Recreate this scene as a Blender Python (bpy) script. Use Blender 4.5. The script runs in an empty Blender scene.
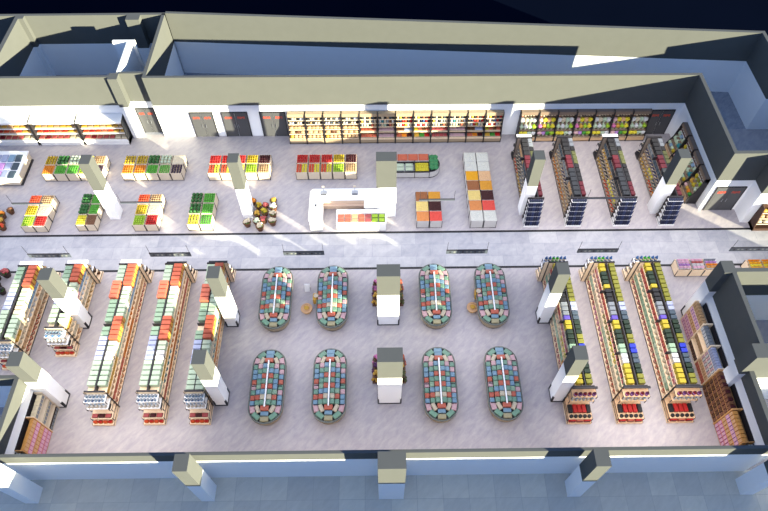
import bpy, math, random
from mathutils import Matrix, Vector
R = random.Random(7)
sc = bpy.context.scene
COL = sc.collection

# ------------------------------------------------------------------ camera
F = 623.6993
PITCH, YAW, ROLL = 0.9693, 0.0085, -0.0035
cp, sp, cy_, sy_ = math.cos(PITCH), math.sin(PITCH), math.cos(YAW), math.sin(YAW)
fw = Vector((sy_ * cp, cy_ * cp, -sp))
rt = Vector((cy_, -sy_, 0))
up = rt.cross(fw)
r2 = rt * math.cos(ROLL) + up * math.sin(ROLL)
u2 = -rt * math.sin(ROLL) + up * math.cos(ROLL)
cam = bpy.data.cameras.new('camera')
cam.sensor_fit = 'HORIZONTAL'
cam.sensor_width = 36
cam.lens = 36 * F / 768
cam.clip_end = 500
camo = bpy.data.objects.new('camera', cam)
COL.objects.link(camo)
m = Matrix.Identity(4)
for i in range(3):
    m[i][0], m[i][1], m[i][2] = r2[i], u2[i], -fw[i]
m.translation = Vector((-0.3947, -7.8593, 33.7166))
camo.matrix_world = m
sc.camera = camo

# ------------------------------------------------------------------ sky, sun, ceiling lamps, exposure
w = bpy.data.worlds.new('sky')
sc.world = w
w.use_nodes = True
bg = w.node_tree.nodes['Background']
bg.inputs[0].default_value = (0.30, 0.50, 0.96, 1)
bg.inputs[1].default_value = 0.86

sun = bpy.data.lights.new('sun', 'SUN')
sun.energy = 22
sun.color = (1.0, 0.95, 0.68)
sun.angle = math.radians(0.6)
suno = bpy.data.objects.new('sun', sun)
COL.objects.link(suno)
suno.rotation_euler = Vector((-1.36, 1.0, -0.318)).to_track_quat('-Z', 'Y').to_euler()


def ceiling_lamp(x0, x1, y0, y1, z, rad, color, spread=180):
    l = bpy.data.lights.new('ceiling_lamp', 'AREA')
    l.shape = 'RECTANGLE'
    l.size, l.size_y = x1 - x0, y1 - y0
    l.energy = rad * math.pi * (x1 - x0) * (y1 - y0)
    l.color = color
    l.spread = math.radians(spread)
    o = bpy.data.objects.new('ceiling_lamp', l)
    COL.objects.link(o)
    o.location = ((x0 + x1) / 2, (y0 + y1) / 2, z)
    return o


WARM = (1.0, 0.93, 0.86)
ceiling_lamp(-18.2, -10.5, 1.7, 13.9, 3.45, 2.5, WARM, 150)
ceiling_lamp(-24, -18.9, 6.2, 13.9, 3.45, 2.5, WARM)
ceiling_lamp(-7.6, -1.4, 1.8, 13.6, 3.45, 0.6, (1.0, 0.95, 0.98))
ceiling_lamp(1.4, 7.6, 1.8, 13.6, 3.45, 0.6, (1.0, 0.95, 0.98))
ceiling_lamp(-7.6, -1.4, 7.9, 9.9, 3.4, 2.6, WARM)
ceiling_lamp(1.4, 7.6, 7.9, 9.9, 3.4, 2.6, WARM)
ceiling_lamp(-8.4, 8.4, 1.7, 3.2, 3.4, 2.8, WARM)
ceiling_lamp(10.3, 17.2, 1.6, 13.9, 3.45, 2.9, WARM, 140)
ceiling_lamp(18.9, 24.5, 10.9, 13.9, 3.2, 2.6, WARM)  # unseen lamp, added to brighten the bins and floor below
ceiling_lamp(-28, 24.0, 14.4, 17.0, 2.97, 2.7, (1, 0.96, 0.95))
ceiling_lamp(-28, 8.5, 17.4, 25.3, 2.97, 1.2, (1.0, 0.98, 0.97))
ceiling_lamp(9.0, 20.3, 17.4, 25.2, 2.97, 2.6, WARM, 150)

sc.view_settings.view_transform = 'Standard'
sc.view_settings.look = 'None'
sc.view_settings.exposure = 0.0
sc.view_settings.gamma = 1.0
sc.view_settings.use_curve_mapping = False
sc.cycles.max_bounces = 6
sc.cycles.diffuse_bounces = 4


# ------------------------------------------------------------------ materials
def lin(c):
    c = c / 255.0
    return c / 12.92 if c <= 0.04045 else ((c + 0.055) / 1.055) ** 2.4


MATS = {}


def mat(name, rgb, rough=0.6, noise=0.08, scale=6.0, metal=0.0, emit=0.0, spec=0.3):
    if name in MATS:
        return MATS[name]
    M = bpy.data.materials.new(name)
    M.use_nodes = True
    nt = M.node_tree
    b = nt.nodes['Principled BSDF']
    col = [lin(v) for v in rgb]
    b.inputs['Roughness'].default_value = rough
    b.inputs['Metallic'].default_value = metal
    b.inputs['Specular IOR Level'].default_value = spec
    tc = nt.nodes.new('ShaderNodeTexCoord')
    nz = nt.nodes.new('ShaderNodeTexNoise')
    nz.inputs['Scale'].default_value = scale
    nz.inputs['Detail'].default_value = 2
    nt.links.new(tc.outputs['Object'], nz.inputs['Vector'])
    mx = nt.nodes.new('ShaderNodeMix')
    mx.data_type = 'RGBA'
    nt.links.new(nz.outputs['Fac'], mx.inputs[0])
    mx.inputs[6].default_value = [v * (1 - noise) for v in col] + [1]
    mx.inputs[7].default_value = [min(1, v * (1 + noise)) for v in col] + [1]
    nt.links.new(mx.outputs[2], b.inputs['Base Color'])
    if emit:
        b.inputs['Emission Color'].default_value = col + [1]
        b.inputs['Emission Strength'].default_value = emit
    MATS[name] = M
    return M


def floor_mat(name, base, light, tile, rough, grout=None, veins=0.5, sx=1.0):
    """polished concrete / marble tiles: streaky noise plus thin joints"""
    M = bpy.data.materials.new(name)
    M.use_nodes = True
    nt = M.node_tree
    N, L = nt.nodes, nt.links
    b = N['Principled BSDF']
    b.inputs['Roughness'].default_value = rough
    b.inputs['Specular IOR Level'].default_value = 0.35
    tc = N.new('ShaderNodeTexCoord')
    mp = N.new('ShaderNodeMapping')
    mp.inputs['Scale'].default_value = (1.0, 2.6 * sx, 1)
    ro = N.new('ShaderNodeMapping')
    ro.inputs['Rotation'].default_value = (0, 0, -0.8)
    L.new(tc.outputs['Object'], ro.inputs['Vector'])
    L.new(ro.outputs[0], mp.inputs['Vector'])
    n1 = N.new('ShaderNodeTexNoise')
    n1.inputs['Scale'].default_value = 1.5
    n1.inputs['Detail'].default_value = 8
    n1.inputs['Roughness'].default_value = 0.7
    n1.inputs['Distortion'].default_value = 0.4
    L.new(mp.outputs[0], n1.inputs['Vector'])
    cr = N.new('ShaderNodeValToRGB')
    cr.color_ramp.elements[0].position = 0.5 - 0.22
    cr.color_ramp.elements[1].position = 0.5 + 0.24
    cr.color_ramp.elements[0].color = [lin(v) for v in base] + [1]
    cr.color_ramp.elements[1].color = [lin(v) for v in light] + [1]
    L.new(n1.outputs['Fac'], cr.inputs['Fac'])
    out = cr.outputs['Color']
    if grout:
        bk = N.new('ShaderNodeTexBrick')
        bk.offset = 0.5 if tile[2] else 0.0
        bk.inputs['Scale'].default_value = 1
        bk.inputs['Brick Width'].default_value = tile[0]
        bk.inputs['Row Height'].default_value = tile[1]
        bk.inputs['Mortar Size'].default_value = 0.012
        bk.inputs['Color1'].default_value = (1, 1, 1, 1)
        bk.inputs['Color2'].default_value = (0.8, 0.81, 0.85, 1)
        bk.inputs['Mortar'].default_value = [v for v in grout] + [1]
        L.new(tc.outputs['Object'], bk.inputs['Vector'])
        mx = N.new('ShaderNodeMix')
        mx.data_type = 'RGBA'
        mx.blend_type = 'MULTIPLY'
        mx.inputs[0].default_value = 1
        L.new(out, mx.inputs[6])
        L.new(bk.outputs['Color'], mx.inputs[7])
        out = mx.outputs[2]
    L.new(out, b.inputs['Base Color'])
    return M


M_FLOOR = floor_mat('polished_concrete', (149, 143, 149), (183, 174, 170), (1, 1, 0), 0.42)
M_AISLE = floor_mat('marble_tile', (150, 150, 154), (182, 178, 178), (1.9, 0.95, 1), 0.35, grout=(0.7, 0.72, 0.78), sx=0.5)
M_MALL = floor_mat('mall_tile', (206, 198, 182), (222, 214, 198), (1.35, 1.35, 0), 0.5, grout=(0.72, 0.72, 0.74))
M_BACKFLOOR = floor_mat('service_floor', (120, 122, 132), (165, 165, 170), (1, 1, 0), 0.5)
M_WHITE = mat('white_paint', (244, 244, 244), 0.7, 0.02, 2)
M_BEIGE = mat('grey_plaster', (92, 93, 90), 0.9, 0.05, 1.5, spec=0.05)
M_CAP = mat('cut_concrete', (90, 91, 92), 0.9, 0.05, 1.5, spec=0.1)
M_BLACK = mat('black_rubber', (22, 22, 26), 0.5)
M_DARK = mat('dark_metal', (38, 36, 40), 0.45)
M_TAN = mat('tan_wood', (240, 214, 180), 0.55, 0.12, 9)
M_CREAM = mat('cream_panel', (206, 190, 168), 0.55, 0.04)
M_SAND = mat('sand_panel', (158, 138, 112), .55, .04)
M_DW0 = mat('walnut', (92, 66, 52), 0.6, 0.12, 9)
M_OAK = mat('oak_board', (208, 172, 134), 0.6, 0.1, 9)
M_BRN = mat('grey_brown_wood', (120, 102, 88), 0.6, 0.12, 9)
M_GREYW = mat('grey_wood', (126, 114, 104), 0.6, 0.1, 9)
M_GOLD = mat('golden_wood', (190, 140, 86), 0.55, 0.12, 9)
M_WPANEL = mat('white_panel', (232, 230, 228), 0.4, 0.02)
M_DOOR = mat('door_grey', (76, 76, 78), 0.35, 0.05)
M_RED = mat('red_print', (226, 84, 60), 0.5)
M_CHROME = mat('steel', (170, 172, 176), 0.3, metal=0.8)
M_GROUND = mat('navy_ground', (7, 12, 26), 0.9, 0.1, 0.2, spec=0.0)  # even dark navy colour for the ground around the building

PAL = {
    'white': (232, 232, 232), 'cream': (230, 214, 184), 'tan': (204, 164, 118), 'brown': (118, 76, 48), 'dark brown': (58, 36, 28),
    'black': (30, 30, 34), 'charcoal': (48, 52, 58), 'grey': (140, 146, 152), 'slate': (74, 90, 104), 'navy': (34, 42, 72),
    'blue': (66, 110, 168), 'bright blue': (40, 60, 200), 'light blue': (150, 182, 208), 'lavender': (184, 192, 224), 'purple': (104, 84, 190),
    'teal': (44, 140, 150), 'mint': (200, 220, 190), 'pale green': (206, 220, 190), 'sea green': (164, 194, 162), 'green': (66, 150, 52),
    'dark green': (28, 52, 34), 'bright green': (52, 186, 40), 'olive': (140, 138, 44), 'lime': (168, 206, 50), 'yellow': (200, 178, 44),
    'mustard': (206, 172, 30), 'gold': (222, 172, 66), 'orange': (240, 142, 36), 'peach': (240, 190, 140), 'salmon': (222, 116, 88),
    'red': (204, 40, 36), 'orange red': (232, 84, 44), 'crimson': (130, 24, 40), 'maroon': (76, 20, 26), 'rose': (196, 92, 92),
    'pink': (232, 128, 184), 'pale pink': (232, 188, 190), 'magenta': (180, 60, 140), 'lilac': (190, 140, 210), 'brick': (210, 104, 74), 'wine': (104, 18, 38), 'moss': (92, 96, 52), 'denim': (52, 64, 108), 'plum': (96, 44, 96), 'sand': (186, 176, 138), 'apricot': (236, 150, 84), 'butter': (250, 218, 130), 'red lentil': (240, 84, 70), 'beetroot': (66, 14, 18), 'chestnut': (168, 104, 60), 'marigold': (232, 160, 46), 'turmeric': (250, 176, 20), 'ivory': (228, 226, 214), 'leaf green': (98, 184, 62), 'kale': (58, 140, 84), 'umber': (150, 100, 74), 'forest': (52, 112, 50), 'lemon yellow': (244, 226, 60), 'light pink': (252, 196, 220), 'amber': (226, 162, 84),
}


def cm(name, rough=0.5):
    dark = 0.58     # printed colours reflect about half of what a screen swatch shows
    return mat('colour_' + name.replace(' ', '_'), [255 * (1.055 * max(.0031, lin(v) * dark) ** (1 / 2.4) - 0.055) for v in PAL[name]], rough, 0.07, 9)


# ------------------------------------------------------------------ mesh building
class MB:
    def __init__(s):
        s.v, s.f, s.mi, s.mats = [], [], [], []

    def m(s, mt):
        if mt not in s.mats:
            s.mats.append(mt)
        return s.mats.index(mt)

    def face(s, idx, k):
        s.f.append(idx)
        s.mi.append(k)

    def box(s, x0, x1, y0, y1, z0, z1, mt, top=None, front=None):
        k, b = s.m(mt), len(s.v)
        kt = s.m(top) if top else k
        kf = s.m(front) if front else k
        s.v += [(x0, y0, z0), (x1, y0, z0), (x1, y1, z0), (x0, y1, z0), (x0, y0, z1), (x1, y0, z1), (x1, y1, z1), (x0, y1, z1)]
        for q, kk in (((0, 3, 2, 1), k), ((4, 5, 6, 7), kt), ((0, 1, 5, 4), kf), ((1, 2, 6, 5), k), ((2, 3, 7, 6), k), ((3, 0, 4, 7), k)):
            s.face([b + i for i in q], kk)
        return s

    def cbox(s, x0, x1, y0, y1, z0, z1, mt, c=0.02):
        """box with chamfered vertical and top edges"""
        poly = lambda d: [(x0 + d + c, y0 + d), (x1 - d - c, y0 + d), (x1 - d, y0 + d + c), (x1 - d, y1 - d - c), (x1 - d - c, y1 - d), (x0 + d + c, y1 - d), (x0 + d, y1 - d - c), (x0 + d, y0 + d + c)]
        s.rings([[(x, y, z0) for x, y in poly(0)], [(x, y, z1 - c) for x, y in poly(0)], [(x, y, z1) for x, y in poly(c)]], mt)
        return s

    def rings(s, rs, mt, cap=True, mts=None):
        n, b = len(rs[0]), len(s.v)
        for r in rs:
            s.v += list(r)
        for i in range(len(rs) - 1):
            k = s.m(mts[i] if mts else mt)
            for j in range(n):
                a, c = b + i * n + j, b + i * n + (j + 1) % n
                s.face([a, c, c + n, a + n], k)
        if cap:
            s.face([b + j for j in range(n)][::-1], s.m(mts[0] if mts else mt))
            s.face([b + (len(rs) - 1) * n + j for j in range(n)], s.m(mts[-1] if mts else mt))
        return s

    def lathe(s, cx, cy, prof, mt, n=8, mts=None, sx=1.0, sy=1.0):
        rs = [[(cx + r * sx * math.cos(2 * math.pi * j / n), cy + r * sy * math.sin(2 * math.pi * j / n), z) for j in range(n)] for r, z in prof]
        return s.rings(rs, mt, True, mts)

    def ball(s, cx, cy, cz, rx, ry, rz, mt, n=8, k=5, jit=0.0, rnd=None):
        rs = []
        for i in range(1, k):
            t = math.pi * i / k
            ring = []
            for j in range(n):
                d = 1 + (rnd.uniform(-jit, jit) if rnd else 0)
                ring.append((cx + rx * d * math.sin(t) * math.cos(2 * math.pi * j / n), cy + ry * d * math.sin(t) * math.sin(2 * math.pi * j / n), cz - rz * d * math.cos(t)))
            rs.append(ring)
        e = 0.2
        rs = [[(cx + (x - cx) * e, cy + (y - cy) * e, cz - rz) for x, y, z in rs[0]]] + rs + [[(cx + (x - cx) * e, cy + (y - cy) * e, cz + rz) for x, y, z in rs[-1]]]
        return s.rings(rs, mt)

    def prism(s, poly, z0, z1, mt, top=None):
        n, b = len(poly), len(s.v)
        s.v += [(x, y, z0) for x, y in poly] + [(x, y, z1) for x, y in poly]
        k = s.m(mt)
        for j in range(n):
            s.face([b + j, b + (j + 1) % n, b + n + (j + 1) % n, b + n + j], k)
        s.face([b + j for j in range(n)][::-1], k)
        s.face([b + n + j for j in range(n)], s.m(top) if top else k)
        return s

    def xprism(s, prof, x0, x1, mt):
        """profile in (y, z) extruded along x"""
        n, b = len(prof), len(s.v)
        s.v += [(x0, y, z) for y, z in prof] + [(x1, y, z) for y, z in prof]
        k = s.m(mt)
        for j in range(n):
            s.face([b + j, b + n + j, b + n + (j + 1) % n, b + (j + 1) % n], k)
        s.face([b + j for j in range(n)], k)
        s.face([b + n + j for j in range(n)][::-1], k)
        return s

    def bar(s, p, q, r, mt, n=6):
        p, q = Vector(p), Vector(q)
        d = (q - p).normalized()
        a = d.orthogonal().normalized()
        c = d.cross(a)
        rs = [[tuple(o + (a * math.cos(2 * math.pi * j / n) + c * math.sin(2 * math.pi * j / n)) * r) for j in range(n)] for o in (p, q)]
        return s.rings(rs, mt)

    def mesh(s, name, smooth=False):
        me = bpy.data.meshes.new(name)
        me.from_pydata(s.v, [], s.f)
        for mt in s.mats:
            me.materials.append(mt)
        me.polygons.foreach_set('material_index', s.mi)
        if smooth:
            me.polygons.foreach_set('use_smooth', [True] * len(s.f))
        me.update()
        return me


def obj(name, me, parent=None, loc=(0, 0, 0), rz=0.0):
    o = bpy.data.objects.new(name, me.mesh(name) if isinstance(me, MB) else me)
    COL.objects.link(o)
    o.location = loc
    if rz:
        o.rotation_euler = (0, 0, rz)
    if parent:
        o.parent = parent
    return o


LABELS = {}


def tag(o, label, cat, group=None):
    o['label'] = label
    o['category'] = cat
    if group:
        o['group'] = group
    LABELS.setdefault(label, []).append(group)
    return o


def thing(name, label, cat, loc=(0, 0, 0), rz=0.0, group=None):
    return tag(obj(name, None, None, loc, rz), label, cat, group)


def copy_tree(src, label, loc, rz=0.0, group=None):
    c = src.copy()
    COL.objects.link(c)
    c.location, c.rotation_euler = loc, (0, 0, rz)
    tag(c, label, src['category'], group)
    for ch in src.children:
        d = ch.copy()
        COL.objects.link(d)
        d.parent = c
        for g in ch.children:
            e = g.copy()
            COL.objects.link(e)
            e.parent = d
    return c


def structure(name, me, parent=None):
    o = obj(name, me, parent)
    if not parent:
        o['kind'] = 'structure'
    return o


# ------------------------------------------------------------------ the building
GR = MB().box(-400, 400, -300, 500, -0.5, -0.3, M_GROUND)
structure('ground', GR)
structure('floor', MB().box(-32, 32, 1.25, 14.29, -0.12, 0, M_FLOOR))
structure('floor_produce', MB().box(-32, 32, 17.15, 26.6, -0.12, 0, M_FLOOR))
structure('floor_aisle', MB().box(-32, 32, 14.29, 17.15, -0.12, 0, M_AISLE))
structure('floor_mall', MB().box(-40, 40, -7.4, 1.25, -0.12, 0, M_MALL))
structure('floor_service', MB().prism([(-32, 26.6), (32, 26.6), (32, 30.5), (27.7, 30.8), (-16.5, 33.9), (-32, 33.9)], -0.12, 0, M_BACKFLOOR))
structure('trim_1', MB().box(-32, 32, 17.08, 17.24, 0, 0.006, M_BLACK))
structure('trim_2', MB().box(-32, 32, 14.2, 14.36, 0, 0.006, M_BLACK))


def wall(name, poly, H, hb, lower=None, upper=None):
    b = MB()
    b.prism(poly, 0, hb, lower or M_WHITE)
    if H > hb:
        b.prism(poly, hb, H, upper or M_BEIGE, M_CAP)
    return structure(name, b)


def rect(x0, x1, y0, y1):
    return [(x0, y0), (x1, y0), (x1, y1), (x0, y1)]


wall('wall_back', [(-16.62, 26.42), (21.5, 26.2), (21.5, 26.42), (-16.62, 26.64)], 5.5, 3.0)
wall('wall_back_left', rect(-32, -18.95, 26.52, 26.72), 5.5, 3.0)
wall('wall_pier', rect(-18.95, -18.3, 26.3, 26.95), 5.5, 3.0)
wall('wall_niche', rect(-18.3, -16.62, 26.9, 27.1), 5.5, 3.0)
wall('wall_divider', rect(-16.62, -16.38, 26.64, 33.7), 5.5, 3.0)
wall('wall_rear_left', rect(-32, -16.38, 33.55, 33.8), 5.5, 3.0)
wall('wall_rear', [(-16.38, 33.72), (27.45, 30.74), (27.45, 30.98), (-16.38, 33.96)], 5.5, 3.0)
wall('wall_service_left', rect(-27.5, -27.2, 26.72, 33.55), 5.5, 3.0)
wall('wall_service_pilaster', rect(-27.2, -26.85, 33.2, 33.55), 5.5, 3.0)
wall('wall_shaft', [(-18.5, 27.1), (-18.2, 27.1), (-18.2, 30.4), (-17.97, 30.4), (-17.97, 30.6), (-19.56, 30.6), (-19.56, 30.4), (-18.5, 30.4)], 5.5, 5.5)
wall('wall_right', rect(21.5, 21.75, 18.85, 26.42), 5.5, 3.0)
wall('wall_niche_right', rect(21.75, 24.0, 18.85, 19.1), 5.5, 3.0)
wall('wall_niche_side', rect(24.0, 24.3, 17.7, 19.1), 5.5, 3.0)
wall('wall_corner_right', rect(24.3, 32, 17.7, 18.0), 5.5, 3.0)
wall('wall_service_right', [(27.45, 26.55), (32, 26.55), (32, 26.8), (27.7, 26.8), (27.7, 30.98), (27.45, 30.98)], 5.5, 3.0)
wall('wall_service_outer', rect(30.0, 30.25, 18.0, 26.55), 5.5, 3.0)
wall('wall_rear_pilaster', rect(-19.2, -18.2, 32.95, 33.55), 5.5, 3.0)
wall('wall_side_right', rect(18.5, 18.73, 5.94, 10.15), 5.5, 3.0)
wall('wall_office_back', rect(18.75, 32, 10.2, 10.45), 5.5, 3.0)
wall('wall_office_front', rect(18.75, 32, 5.16, 5.94), 5.5, 3.0)
wall('wall_side_front', rect(18.45, 18.7, 1.35, 5.16), 3.92, 3.0)
wall('wall_left', rect(-19.2, -18.97, 1.35, 5.2), 3.92, 3.0)
wall('wall_left_return', rect(-32, -18.85, 5.2, 5.4), 3.92, 3.0)
wall('wall_front', rect(-19.2, 18.7, 1.19, 1.35), 3.92, 3.0)
wall('wall_mall', rect(-40, 45, -7.6, -7.3), 5.5, 5.5)

# columns
CX = [-18.52, -9.45, 0.0, 9.45, 18.42]
ROWS = [(18.515, 3.0), (10.144, 3.53), (5.157, 3.55), (0.0, 3.0)]
for j, (y, hb) in enumerate(ROWS):
    for i, x in enumerate(CX):
        ww = 1.28 if i == 2 else 0.67
        c = wall('column', rect(x - ww / 2, x + ww / 2, y, y + 0.784), 5.5, 5.49 if (i == 0 and j == 3) else hb)
        if j in (1, 2):
            a, b_ = x - ww / 2, x + ww / 2
            structure('baseboard', MB().box(a - .02, b_ + .02, y - .02, y, 0, .09, M_BLACK).box(a - .02, b_ + .02, y + .784, y + .804, 0, .09, M_BLACK)
                      .box(a - .02, a, y, y + .784, 0, .09, M_BLACK).box(b_, b_ + .02, y, y + .784, 0, .09, M_BLACK), c)
            for gx, s in ((a, -1), (b_, 1)):
                for gy, t in ((y, -1), (y + .784, 1)):
                    structure('corner_guard', MB().box(min(gx, gx + s * .03), max(gx, gx + s * .03), min(gy, gy - t * .08), max(gy, gy - t * .08), .09, .66, M_BLACK)
                              .box(min(gx, gx - s * .05), max(gx, gx - s * .05), min(gy, gy + t * .03), max(gy, gy + t * .03), .09, .66, M_BLACK), c)


# doors: dark double leaves, red lettering on each
def door(n, x0, x1, y, h=2.35):
    o = structure('door_%d' % n, MB().box(x0 - .06, x0, y - .05, y + .02, 0, h + .06, M_DARK).box(x1, x1 + .06, y - .05, y + .02, 0, h + .06, M_DARK).box(x0, x1, y - .05, y + .02, h, h + .06, M_DARK))
    mid = (x0 + x1) / 2
    for a, b_ in ((x0, mid - .015), (mid + .015, x1)):
        l = obj('door_leaf', MB().box(a, b_, y - .03, y + .01, 0.01, h, M_DOOR).box(a + .12, b_ - .12, y - .036, y - .03, .2, h - .75, M_DOOR), o)
        hx = b_ - .12 if a == x0 else a + .12
        obj('door_handle', MB().bar((hx, y - .07, 0.95), (hx, y - .07, 1.25), .02, M_CHROME).bar((hx, y - .07, 1.0), (hx, y - .03, 1.0), .012, M_CHROME).bar((hx, y - .07, 1.2), (hx, y - .03, 1.2), .012, M_CHROME), l)
        t = MB()
        cxm, wd = (a + b_) / 2, (b_ - a) * .62
        for k in range(4):   # blocky red lettering, illegible at this size
            lx = cxm - wd / 2 + k * wd / 4
            t.box(lx, lx + wd * .05, y - .045, y - .031, 1.78, 1.98, M_RED)
            t.box(lx, lx + wd * .19, y - .045, y - .031, (1.94, 1.78, 1.86, 1.94)[k], (1.98, 1.82, 1.9, 1.98)[k], M_RED)
            t.box(lx + wd * .14, lx + wd * .19, y - .045, y - .031, (1.78, 1.78, 1.86, 1.78)[k], 1.98, M_RED)
        obj('lettering', t, l)


door(1, -18.15, -16.9, 26.87)
door(2, -14.15, -12.57, 26.37)
door(3, -11.85, -10.05, 26.36)
door(4, -9.07, -7.3, 26.34)
door(5, 19.4, 21.02, 26.18)
door(6, 21.85, 23.7, 18.82)

# ------------------------------------------------------------------ goods
CACHE = {}


def rot_pts(b, k):
    return b


def cached(key, fn):
    if key not in CACHE:
        CACHE[key] = fn()
    return CACHE[key]


def carton(w_, d, h, c, c2='white'):
    def f():
        b = MB().cbox(-w_ / 2, w_ / 2, 0, d, 0, h, cm(c), min(.015, w_ * .1))
        b.box(-w_ * .42, w_ * .42, -.006, .0, h * .1, h * .85, cm(c2))
        b.box(-w_ * .3, w_ * .3, d * .3, d * .7, h, h + .004, cm(c))
        return b.mesh('carton')
    return cached(('carton', w_, d, h, c, c2), f)


def bottle(r, h, c, cap='white', band='cream'):
    def f():
        pr = [(r * .92, 0), (r, h * .05), (r, h * .3), (r, h * .58), (r * .9, h * .66), (r * .38, h * .84), (r * .38, h * .88), (r * .44, h * .88), (r * .44, h)]
        mm = [cm(c)] * 2 + [cm(band)] + [cm(c)] * 3 + [cm(cap)] * 2
        return MB().lathe(0, r, pr, cm(c), 8, mm).mesh('bottle', True)
    return cached(('bottle', r, h, c, cap, band), f)


def jar(r, h, c, lid='gold'):
    def f():
        pr = [(r * .9, 0), (r, h * .06), (r, h * .72), (r * .82, h * .8), (r * .88, h * .8), (r * .88, h)]
        return MB().lathe(0, r, pr, cm(c), 8, [cm(c)] * 4 + [cm(lid)]).mesh('jar')
    return cached(('jar', r, h, c, lid), f)


def can(r, h, c, c2='grey'):
    def f():
        pr = [(r * .94, 0), (r, h * .04), (r, h * .94), (r * .94, h), (r * .86, h - .01)]
        return MB().lathe(0, r, pr, cm(c), 8, [cm(c2), cm(c), cm(c2), cm(c2)]).mesh('can')
    return cached(('can', r, h, c, c2), f)


def bag(w_, d, h, c, c2='white'):
    def f():
        ring = lambda z, k, q: [(math.copysign(abs(math.cos(t)) ** .6, math.cos(t)) * w_ / 2 * k, d / 2 + math.copysign(abs(math.sin(t)) ** .6, math.sin(t)) * d / 2 * q, z) for t in [2 * math.pi * j / 10 for j in range(10)]]
        rs = [ring(0, .9, .8), ring(h * .15, 1, 1), ring(h * .6, .98, .9), ring(h * .88, .95, .35), ring(h, 1, .1)]
        return MB().rings(rs, cm(c), True, [cm(c), cm(c2), cm(c), cm(c)]).mesh('bag')
    return cached(('bag', w_, d, h, c, c2), f)


def tray(w_, d, h, c, c2='white'):
    """shallow food tray: rim, and a domed filling"""
    def f():
        b = MB()
        b.rings([[(x * .45 * w_, d / 2 + y * .45 * d, 0) for x, y in ((-1, -1), (1, -1), (1, 1), (-1, 1))], [(x * .5 * w_, d / 2 + y * .5 * d, h * .6) for x, y in ((-1, -1), (1, -1), (1, 1), (-1, 1))]], cm(c2))
        b.rings([[(x * .46 * w_, d / 2 + y * .46 * d, h * .6) for x, y in ((-1, -1), (1, -1), (1, 1), (-1, 1))], [(x * .4 * w_, d / 2 + y * .38 * d, h) for x, y in ((-1, -1), (1, -1), (1, 1), (-1, 1))]], cm(c))
        return b.mesh('tray')
    return cached(('tray', w_, d, h, c, c2), f)


def loaf(w_, d, h, c):
    def f():
        b = MB()
        rs = []
        for t in (-1, -.75, 0, .75, 1):
            k = .6 if abs(t) == 1 else 1
            rs.append([(t * w_ / 2, d / 2 + math.cos(a) * d / 2 * k, h * .5 + math.sin(a) * h * .5 * k) for a in [2 * math.pi * j / 8 for j in range(8)]])
        b.rings(rs, cm(c))
        return b.mesh('loaf', True)
    return cached(('loaf', w_, d, h, c), f)


def bunch(w_, h, c, k=0):
    """leafy bunch: lumpy head over a tied stalk"""
    def f():
        rr = random.Random(hash((c, k)) % 1000 if False else len(c) * 7 + k)
        b = MB()
        b.ball(0, w_ / 2, h * .66, w_ / 2, w_ / 2, h * .36, cm(c), 9, 6, .16, rr)
        for q in range(5):
            a = q * 1.26
            b.ball(math.cos(a) * w_ * .3, w_ / 2 + math.sin(a) * w_ * .3, h * .72, w_ * .22, w_ * .22, h * .22, cm(c), 6, 4, .2, rr)
        b.lathe(0, w_ / 2, [(w_ * .2, 0), (w_ * .26, h * .4)], cm('pale green'), 7)
        return b.mesh('bunch')
    return cached(('bunch', w_, h, c, k), f)


def fruit(r, c, kind='round', k=0):
    def f():
        b = MB()
        if kind == 'long':
            b.ball(0, 0, r * .8, r * .8, r * 1.5, r * .8, cm(c, .45), 8, 6)
        elif kind == 'pine':
            b.ball(0, 0, r, r * .9, r * 1.15, r, cm(c), 8, 6, .08, random.Random(3))
            for q in range(5):
                a = q * 1.2566
                b.rings([[(math.cos(a + t) * .2 * r, r * 1.1 + math.sin(a + t) * .1 * r, r) for t in (-.8, 0, .8)],
                         [(math.cos(a) * r * .55 + math.cos(a + t) * .03, r * 1.9, r + math.sin(a) * r * .5) for t in (-.5, 0, .5)]], cm('dark green'))
        elif kind == 'melon':
            b.ball(0, 0, r, r, r * 1.12, r, cm(c), 10, 7)
            for q in range(5):
                a = q * 2 * math.pi / 5
                rs = []
                for t in (.5, 1.2, 1.9, 2.6):
                    rs.append([(math.cos(a + u) * r * 1.012 * math.sin(t), math.sin(a + u) * r * 1.13 * math.sin(t), r - math.cos(t) * r * 1.012) for u in (-.14, .14)])
                for i in range(3):
                    bb = len(b.v)
                    b.v += rs[i] + rs[i + 1]
                    b.face([bb, bb + 1, bb + 3, bb + 2], b.m(cm('dark green')))
        else:
            b.ball(0, 0, r, r, r, r, cm(c, .45), 8, 6)
            b.lathe(0, 0, [(r * .12, 1.9 * r), (r * .06, 2.2 * r)], cm('dark brown'), 5)
        return b.mesh('fruit', True)
    return cached(('fruit', r, c, kind, k), f)


def put(name, me, label, cat, group, loc, rz=0.0):
    return tag(obj(name, me, None, loc, rz), label, cat, group)


def art(c):
    return c

# ------------------------------------------------------------------ aisle shelf runs
LEV = [0.16, 0.6, 1.04, 1.46]
LEVNAME = ['bottom shelf', 'second lowest shelf', 'middle shelf', 'upper shelf']
TOPZ = 1.86


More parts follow.
